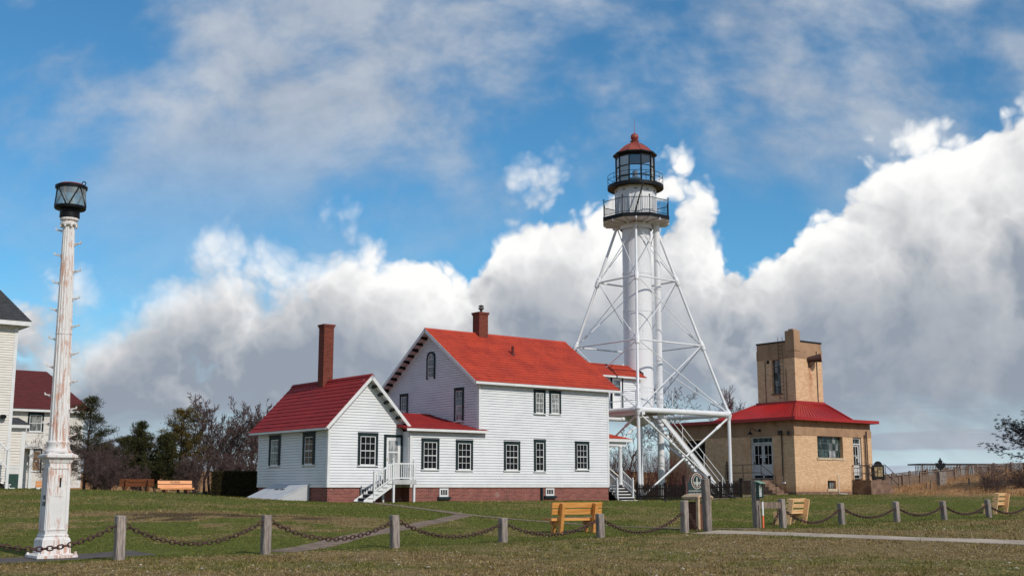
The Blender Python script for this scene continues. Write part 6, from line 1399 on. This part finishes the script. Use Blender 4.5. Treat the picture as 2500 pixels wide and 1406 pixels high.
def pine(label, x, y, H, W, seed, m, cone=.8, first=.22, lean=0.0, dens=1.0, name='pine_tree', gaps=.25, clump=.34, az_rng=None, group='pine trees', droop=0.0, needle=(.14,.035)):
    rs = random.Random(seed); nr = np.random.RandomState(seed); o = thing(name, label, 'tree', (x, y, gz(x, y)-.05), 0, group)
    tr = MB(); top = Vector((lean*H, 0, H)); pts = [Vector((lean*H*f*f+rs.gauss(0,.03*H*.2)*(f > .1), rs.gauss(0,.03*H*.2)*(f > .1), H*f)) for f in np.linspace(0,1,8)]
    for i in range(7): f0, f1 = i/7, (i+1)/7; tr.tube(pts[i], pts[i+1], H*.017*(1-.85*f0)+.01, H*.017*(1-.85*f1)+.01, 8, False)
    C, D = [], []; z = H*first
    while z < H*.985:
        f = (z/H-first)/(1-first); rad = W*((1-f)**cone*.96+.05)*(1.0 if f > .06 else .75)
        for k in range(rs.randint(3,5)):
            if rs.random() < gaps*.6: continue
            az = rs.random()*2*math.pi if az_rng is None else rs.uniform(*az_rng); L = rad*rs.uniform(.6,1.12); i = min(int(z/H*7), 6); b0 = pts[i].lerp(pts[i+1], z/H*7-i); d = Vector((math.cos(az), math.sin(az), rs.uniform(-.05,.32)+.35*f-droop))
            p = b0; n = 4; bp = [p]
            for s in range(n): d = (d+Vector((rs.gauss(0,.12), rs.gauss(0,.12), .07-droop*.05))).normalized(); p = p+d*(L/n); bp.append(p)
            for s in range(n): tr.tube(bp[s], bp[s+1], .012+.02*L*(1-s/n)*.4, .010+.02*L*(1-(s+1)/n)*.3, 4, False)
            nc = int((5+L*4.5)*dens)
            for c in range(nc):
                g = rs.uniform(.22,1.05); s = min(int(g*n), n-1); q = bp[s].lerp(bp[min(s+1,n)], min(g*n-s,1.2))+Vector((rs.gauss(0,.10), rs.gauss(0,.10), rs.gauss(.04,.07)))*(.6+L*.3)
                m_ = 20; v = nr.normal(size=(m_,3)); v[:,2] = v[:,2]*.6+.25; C.append(np.array(q)+nr.normal(size=(m_,3))*clump*np.array([.34,.34,.16])); D.append(v+np.array(d)*.8)
        z += H*rs.uniform(.022,.042)
    tr.build('trunk', BARK, o); C = np.concatenate(C); D = np.concatenate(D)
    tri_cloud('crown', C, D, nr.uniform(.7,1.3,len(C))*needle[0], np.full(len(C),needle[1]), m, o, seed); return o
pine('tall dark pine rising behind the maroon-roofed house', -28.2, 78.0, 6.1, 2.5, 3, N_DARK, .55, .20, dens=.9, lean=.04)
pine('low dark pine just left of the brown bench', -26.2, 80.0, 3.7, 1.9, 5, N_DARK, .6, .12, gaps=.3)
pine('slim pointed dark pine behind the brown bench', -23.9, 76.0, 4.6, 1.9, 7, N_DARK, .95, .10, gaps=.15)
pine('broad low dark pine behind the orange bench', -21.9, 74.5, 3.7, 2.1, 9, N_DARK, .7, .08, gaps=.15)
pine('rounded olive-tinged pine, tallest of the group by the orange bench', -21.4, 76.0, 5.3, 2.2, 14, N_OLIVE, .42, .20, gaps=.2, lean=.03)
pine('small dark pine at the foot of the house corner left', -29.0, 84.0, 3.4, 1.8, 17, N_DARK, .6, .12)
TL = [(-27.2,84,4.4,'thin bare tree beside the tall dark pine'),(-25.9,86,5.0,'pale bare tree seen between the tall pine and the pointed pine'),(-23.6,88,6.6,'bare sapling with a tall straight tip behind the pointed pine'),(-20.4,79,7.0,'tallest bare tree right of the olive pine'),(-19.7,82,7.2,'bare swaying tree, second right of the olive pine'),(-18.9,79.5,6.2,'bare tree, third right of the olive pine'),(-18.1,84,6.4,'bare leaning tree, fourth right of the olive pine'),(-17.3,80,5.9,'bare grey tree left of the hedge'),(-16.6,83,5.7,'crooked bare tree above the left end of the hedge'),(-15.8,80,6.2,'thin bare tree above the middle of the hedge'),(-15.0,83,6.1,'bare tree above the right half of the hedge'),(-14.1,80,6.8,'bare tree close behind the corner of the wing'),(-13.2,82,7.0,'bare tree mostly hidden behind the wing roof'),(-17.0,77.5,6.6,'slender bare tree in front of the others above the hedge'),(-14.7,78,7.0,'tall slender bare tree just left of the wing roof'),(-19.3,77,6.4,'slender bare tree nearest the olive pine'),(-30.5,88,4.6,'bare tree against the wall of the maroon-roofed house')]
for i, (x, y, H, lab) in enumerate(TL): bare_tree('bare_tree', lab, x, y, H*.84, 40+i, m=TWIG, levels=4, upright=1.3, spread=.55, nchild=(5,7), first=.15, stems=1 if i % 3 else 2, twig=.010, wig=.16)
for i, (x, y, H, lab) in enumerate(((-28.4,74,3.4,'tangled bare bush by the corner of the maroon-roofed house'),(-25.6,74,3.0,'tangled bare bush under the low dark pine'),(-17.6,73,2.6,'brown bare bush right of the orange bench'),(-16.0,72.5,2.2,'brown bare bush left of the clipped hedge'),(-27.0,76,2.6,'bare bush between the tall pine and the low pine'),(-24.6,72,1.9,'low bare bush just behind the brown bench'),(-22.4,71,1.7,'low bare bush between the two left benches'),(-19.4,72,2.4,'bare bush at the foot of the olive pine'),(-18.4,76,3.2,'tall bare bush right of the olive pine'),(-14.6,76,3.0,'bare bush rising behind the clipped hedge'))):
    o = thing('bush', lab, 'bush', (x, y, gz(x, y)-.05), 0, 'bare bushes'); branchy(70+i, H, .022, 3, 1.2, .8, (4,6), .2, first=.05, twig=.008, stems=14).build('stems', TWIG, o)
bare_tree('bare_tree', 'wide bare tree behind the lighthouse stair', 13.4, 92.0, 8.9, 61, levels=4, upright=.8, spread=.75, nchild=(4,7), first=.3, twig=.010, wig=.18)
bare_tree('bare_tree', 'bare reddish tree tip behind the brick building roof', 18.2, 98, 6.9, 62, m=RED_TWIG, levels=3, upright=1.2, spread=.5, stems=3, twig=.012)
bare_tree('bare_tree', 'bare tree under the lighthouse platform', 8.3, 86.0, 5.6, 63, levels=4, upright=.8, spread=.7, nchild=(4,7), first=.2, twig=.008)
bare_tree('bare_tree', 'bare tree beside the porch column', 6.8, 84.0, 5.0, 66, levels=3, upright=.8, spread=.8, nchild=(5,8), first=.2, twig=.008)
for i, (x, y, H, lab) in enumerate(((7.0,80,3.4,'dark red twiggy shrub behind the porch'),(8.2,81,3.2,'dark red twiggy shrub behind the front tower leg'),(9.5,80,3.3,'dark red twiggy shrub left of the big tower pipe'),(10.6,81.5,3.0,'dark red twiggy shrub right of the big tower pipe'),(11.4,80.5,2.6,'dark red twiggy shrub against the brick wall'))):
    o = thing('shrub', lab, 'shrub', (x, y, gz(x, y)-.05), 0, 'red-twigged shrubs'); rs = random.Random(80+i); mb = MB()
    for k in range(170):
        a = rs.random()*6.28; r = .75*math.sqrt(rs.random()); p = Vector((r*math.cos(a), r*math.sin(a), 0)); d = Vector((rs.gauss(0,.14), rs.gauss(0,.14), 1)).normalized(); L = H*rs.uniform(.6,1.05); q = p
        for s in range(4): d = (d+Vector((rs.gauss(0,.1), rs.gauss(0,.1), 0))).normalized(); q2 = q+d*L/4; mb.tube(q, q2, .012*(1-s*.2), .012*(1-(s+1)*.2), 3, False); q = q2
        if k % 2: d2 = (d+Vector((rs.gauss(0,.5), rs.gauss(0,.5), 0))).normalized(); mb.tube(q-d*L*.3, q-d*L*.3+d2*L*.35, .007, .005, 3, False)
    mb.build('stems', RED_TWIG, o)
# clipped hedge
hx, hy = hw(-8.3, 11.6); hd = thing('hedge', 'dark clipped hedge beside the left end of the white house', 'hedge', (hx+.15, hy-.2, gz(hx+.15, hy-.2)), 0)
mb = MB(); mb.box(-.75,1.5,-.6,.6,-.1,1.30); mb.build('core', pm('hedge_core', (.012,.011,.008), None, 1, .9), hd)
nr = np.random.RandomState(3); n = 15000; P = np.c_[nr.uniform(-.83,1.58,n), nr.uniform(-.68,.68,n), nr.uniform(0,1.40,n)]; f = nr.randint(0,3,n); P[f==0,1] = -.66+nr.normal(size=(f==0).sum())*.03; P[f==1,2] = 1.36+nr.normal(size=(f==1).sum())*.03; P[f==2,0] = np.where(nr.rand((f==2).sum())<.5,-.8,1.55)+nr.normal(size=(f==2).sum())*.03
tri_cloud('leaves', P, nr.normal(size=(n,3))+np.array([0,-.3,.5]), nr.uniform(.05,.11,n), np.full(n,.035), needle_mat('hedge_leaves', lin(34,32,18), lin(56,50,26), lin(84,70,36)), hd, 3)
o = thing('upright_shrub', 'narrow black-green upright shrub at the left end of the hedge', 'shrub', (-16.35, 65.5, gz(-16.35, 65.5)), 0)
mb = MB(); mb.tube((0,0,-.1),(0,0,.7),.05,.02,6); mb.build('stem', BARK, o)
n = 3500; z = nr.uniform(.05,.95,n); rr = .17*np.sin(np.clip(z/.98,0,1)*math.pi)**.5*nr.uniform(.3,1.05,n); a = nr.uniform(0,6.28,n)
tri_cloud('foliage', np.c_[rr*np.cos(a), rr*np.sin(a), z], nr.normal(size=(n,3))+np.array([0,0,.8]), np.full(n,.08), np.full(n,.03), N_BLACK, o, 4)
# the wind-combed larch at the right edge
cf = pine('dark wind-combed conifer with sparse branches reaching in at the right edge', 38.2, 74.5, 5.2, 8.0, 33, N_BLACK, .55, .18, name='conifer', dens=5.0, gaps=.0, clump=.12, az_rng=(2.2,4.3), group='conifers', droop=.06, needle=(.12,.022)); cf.location.z -= 1.1
for i, (x, y, lab) in enumerate(((28.6,70.5,'dense bare thicket on the dune edge left of the conifer'),(30.8,71.5,'dense bare thicket under the conifer at the right edge'))):
    o = thing('bush', lab, 'bush', (x, y, gz(x, y)-.05), 0, 'bare bushes'); branchy(90+i, 1.75, .013, 2, .6, .9, (4,6), .2, first=.05, twig=.006, stems=22, width=1.3).build('stems', TWIG, o)

# ================================================================ ground cover
def lawn_blades():
    rs = np.random.RandomState(12); X, Y = [], []
    for (y0, y1, per) in ((19.5,26,420), (26,34,250), (34,45,120), (45,60,50), (60,80,20)):
        ar = .5*(y1-y0)*(1.0*(y0+y1)); n = int(ar*per); y = rs.uniform(y0,y1,n); x = rs.uniform(-.50,.50,n)*y; X.append(x); Y.append(y)
    X = np.concatenate(X); Y = np.concatenate(Y); dry, dune = patches(X, Y)
    cl = .6*_vn(X, Y, 1.7, 21)+.4*_vn(X, Y, 5.1, 22); keep = (rs.rand(len(X)) < np.where(side_of_fence(X, Y) < 0, .25+1.0*sstep(cl,.35,.65), .9)) & (dune < .5)
    # keep paths, buildings and the pad clear
    def clear(pts, w):
        k = np.ones(len(X), bool); P = np.array(pts, float)
        for a, b in zip(P, P[1:]):
            d = b-a; t = np.clip(((X-a[0])*d[0]+(Y-a[1])*d[1])/(d@d), 0, 1); k &= np.hypot(X-a[0]-t*d[0], Y-a[1]-t*d[1]) > w/2
        return k
    keep &= clear([(-5.3,27.3),(-4.82,28.7),(-4.34,31.5),(-3.66,35.3),(-2.91,38.6),(-2.17,42.1),(-1.7,44.6)], .66) & clear([(-6.7,56.0),(-5.16,51.6),(-3.48,48.1),(-1.93,44.7),(-.45,43.4),(1.15,41.7),(3.18,40.0),(4.63,38.6),(6.3,37.2),(7.3,36.3)], .42) & clear([(5.6,34.6),(7.3,32.9),(8.7,31.7),(10.0,30.7),(11.3,29.8),(12.5,28.9),(18,24.8)], 1.36) & clear([(10.6,67.6),(11.6,69.6),(13.9,73.4),(16.6,78.6)], 1.2) & clear([(-16.0,20.6),(-12.6,23.4),(-10.0,25.6),(-8.3,26.9)], 1.85)
    s = (X-HOUSE[0])*U[0]+(Y-HOUSE[1])*U[1]; w = (X-HOUSE[0])*V[0]+(Y-HOUSE[1])*V[1]; keep &= ~((s > -8.3) & (s < 9) & (w > -.02))
    X, Y, dry, dune, cl = X[keep], Y[keep], dry[keep], dune[keep], cl[keep]; Z = ground_z(X, Y); n = len(X); verge = side_of_fence(X, Y) < 0
    tuft = sstep(.5*_vn(X, Y, 3.1, 51)+.5*_vn(X, Y, 7.3, 52), .60, .78)*np.where(verge, 1.0, .45)*sstep(_vn(X, Y, .45, 53), .3, .6)
    L = rs.uniform(.02,.055,n)*np.where(verge, .7+.9*cl, 1.0)*(1+.5*(Y > 40))*(1+1.6*tuft); dry = np.clip(dry-.75*tuft*(rs.rand(n) < .8), 0, 1.4); Wd = rs.uniform(.006,.013,n)*(1+np.clip((Y-24)/25,0,2.0))
    D = np.c_[rs.normal(0,.75,n), rs.normal(0,.75,n), np.ones(n)]; o = tri_cloud('grass', np.c_[X, Y, Z], D, L, Wd, BLADE_M, None, 5, dict(dry=dry, dune=dune), 'stuff'); o['label'] = 'short patchy lawn grass, green behind the chain and straw-brown on the verge'; o['category'] = 'grass'
lawn_blades()
def dune_grass():
    rs = np.random.RandomState(31); n = 120000; X = np.r_[rs.uniform(22,62,n), rs.uniform(-45,22,50000)]; Y = np.r_[rs.uniform(62,125,n), rs.uniform(84,135,50000)]
    dry, dune = patches(X, Y); cl = .5*_vn(X, Y, .8, 41)+.5*_vn(X, Y, 2.4, 42); k = (dune > .55) & (rs.rand(len(X)) < .25+sstep(cl,.3,.7)) & (np.abs(X) < .5*Y)
    X, Y, cl, dry, dune = X[k], Y[k], cl[k], dry[k], dune[k]; n = len(X); Z = ground_z(X, Y)-.02; L = rs.uniform(.25,.65,n)*(.6+.7*cl); D = np.c_[rs.normal(.55,.4,n), rs.normal(0,.4,n), np.ones(n)]
    o = tri_cloud('dune_grass', np.c_[X, Y, Z], D, L, rs.uniform(.012,.03,n), BLADE_M, None, 6, dict(dry=dry, dune=dune), 'stuff'); o['label'] = 'long dry straw-coloured grass covering the dunes'; o['category'] = 'grass'
dune_grass()
def pebbles():
    rs = np.random.RandomState(8); n = 5200; Y = rs.uniform(19.5,40,n); X = rs.uniform(-.5,.5,n)*Y; s = side_of_fence(X, Y); k = (s < .3) & (rs.rand(n) < np.clip(.3+.2*-s, .2, .9)); X, Y = X[k], Y[k]; Z = ground_z(X, Y); n = len(X)
    oc = np.array([(1,0,0),(-1,0,0),(0,1,0),(0,-1,0),(0,0,1),(0,0,-1)], float); F = np.array([(0,2,4),(2,1,4),(1,3,4),(3,0,4),(2,0,5),(1,2,5),(3,1,5),(0,3,5)])
    r = rs.uniform(.006,.018,n)*np.where(rs.rand(n) < .05, 2.2, 1); sc = rs.uniform(.6,1.4,(n,3))*np.array([1,1,.6]); V3 = (oc[None]*r[:,None,None]*sc[:,None,:]+np.c_[X,Y,Z+.006][:,None,:]).reshape(-1,3); Fa = (F[None]+np.arange(n)[:,None,None]*6).reshape(-1,3)
    me = bpy.data.meshes.new('gravel'); me.from_pydata(V3.tolist(), [], Fa.tolist()); me.materials.append(pm('pale_pebble', lin(196,188,172), lin(140,126,112), 1.7, .9)); o = link('gravel', me, None, 'stuff'); o['label'] = 'pale pebbles scattered in the worn grass of the verge'; o['category'] = 'gravel'
pebbles()
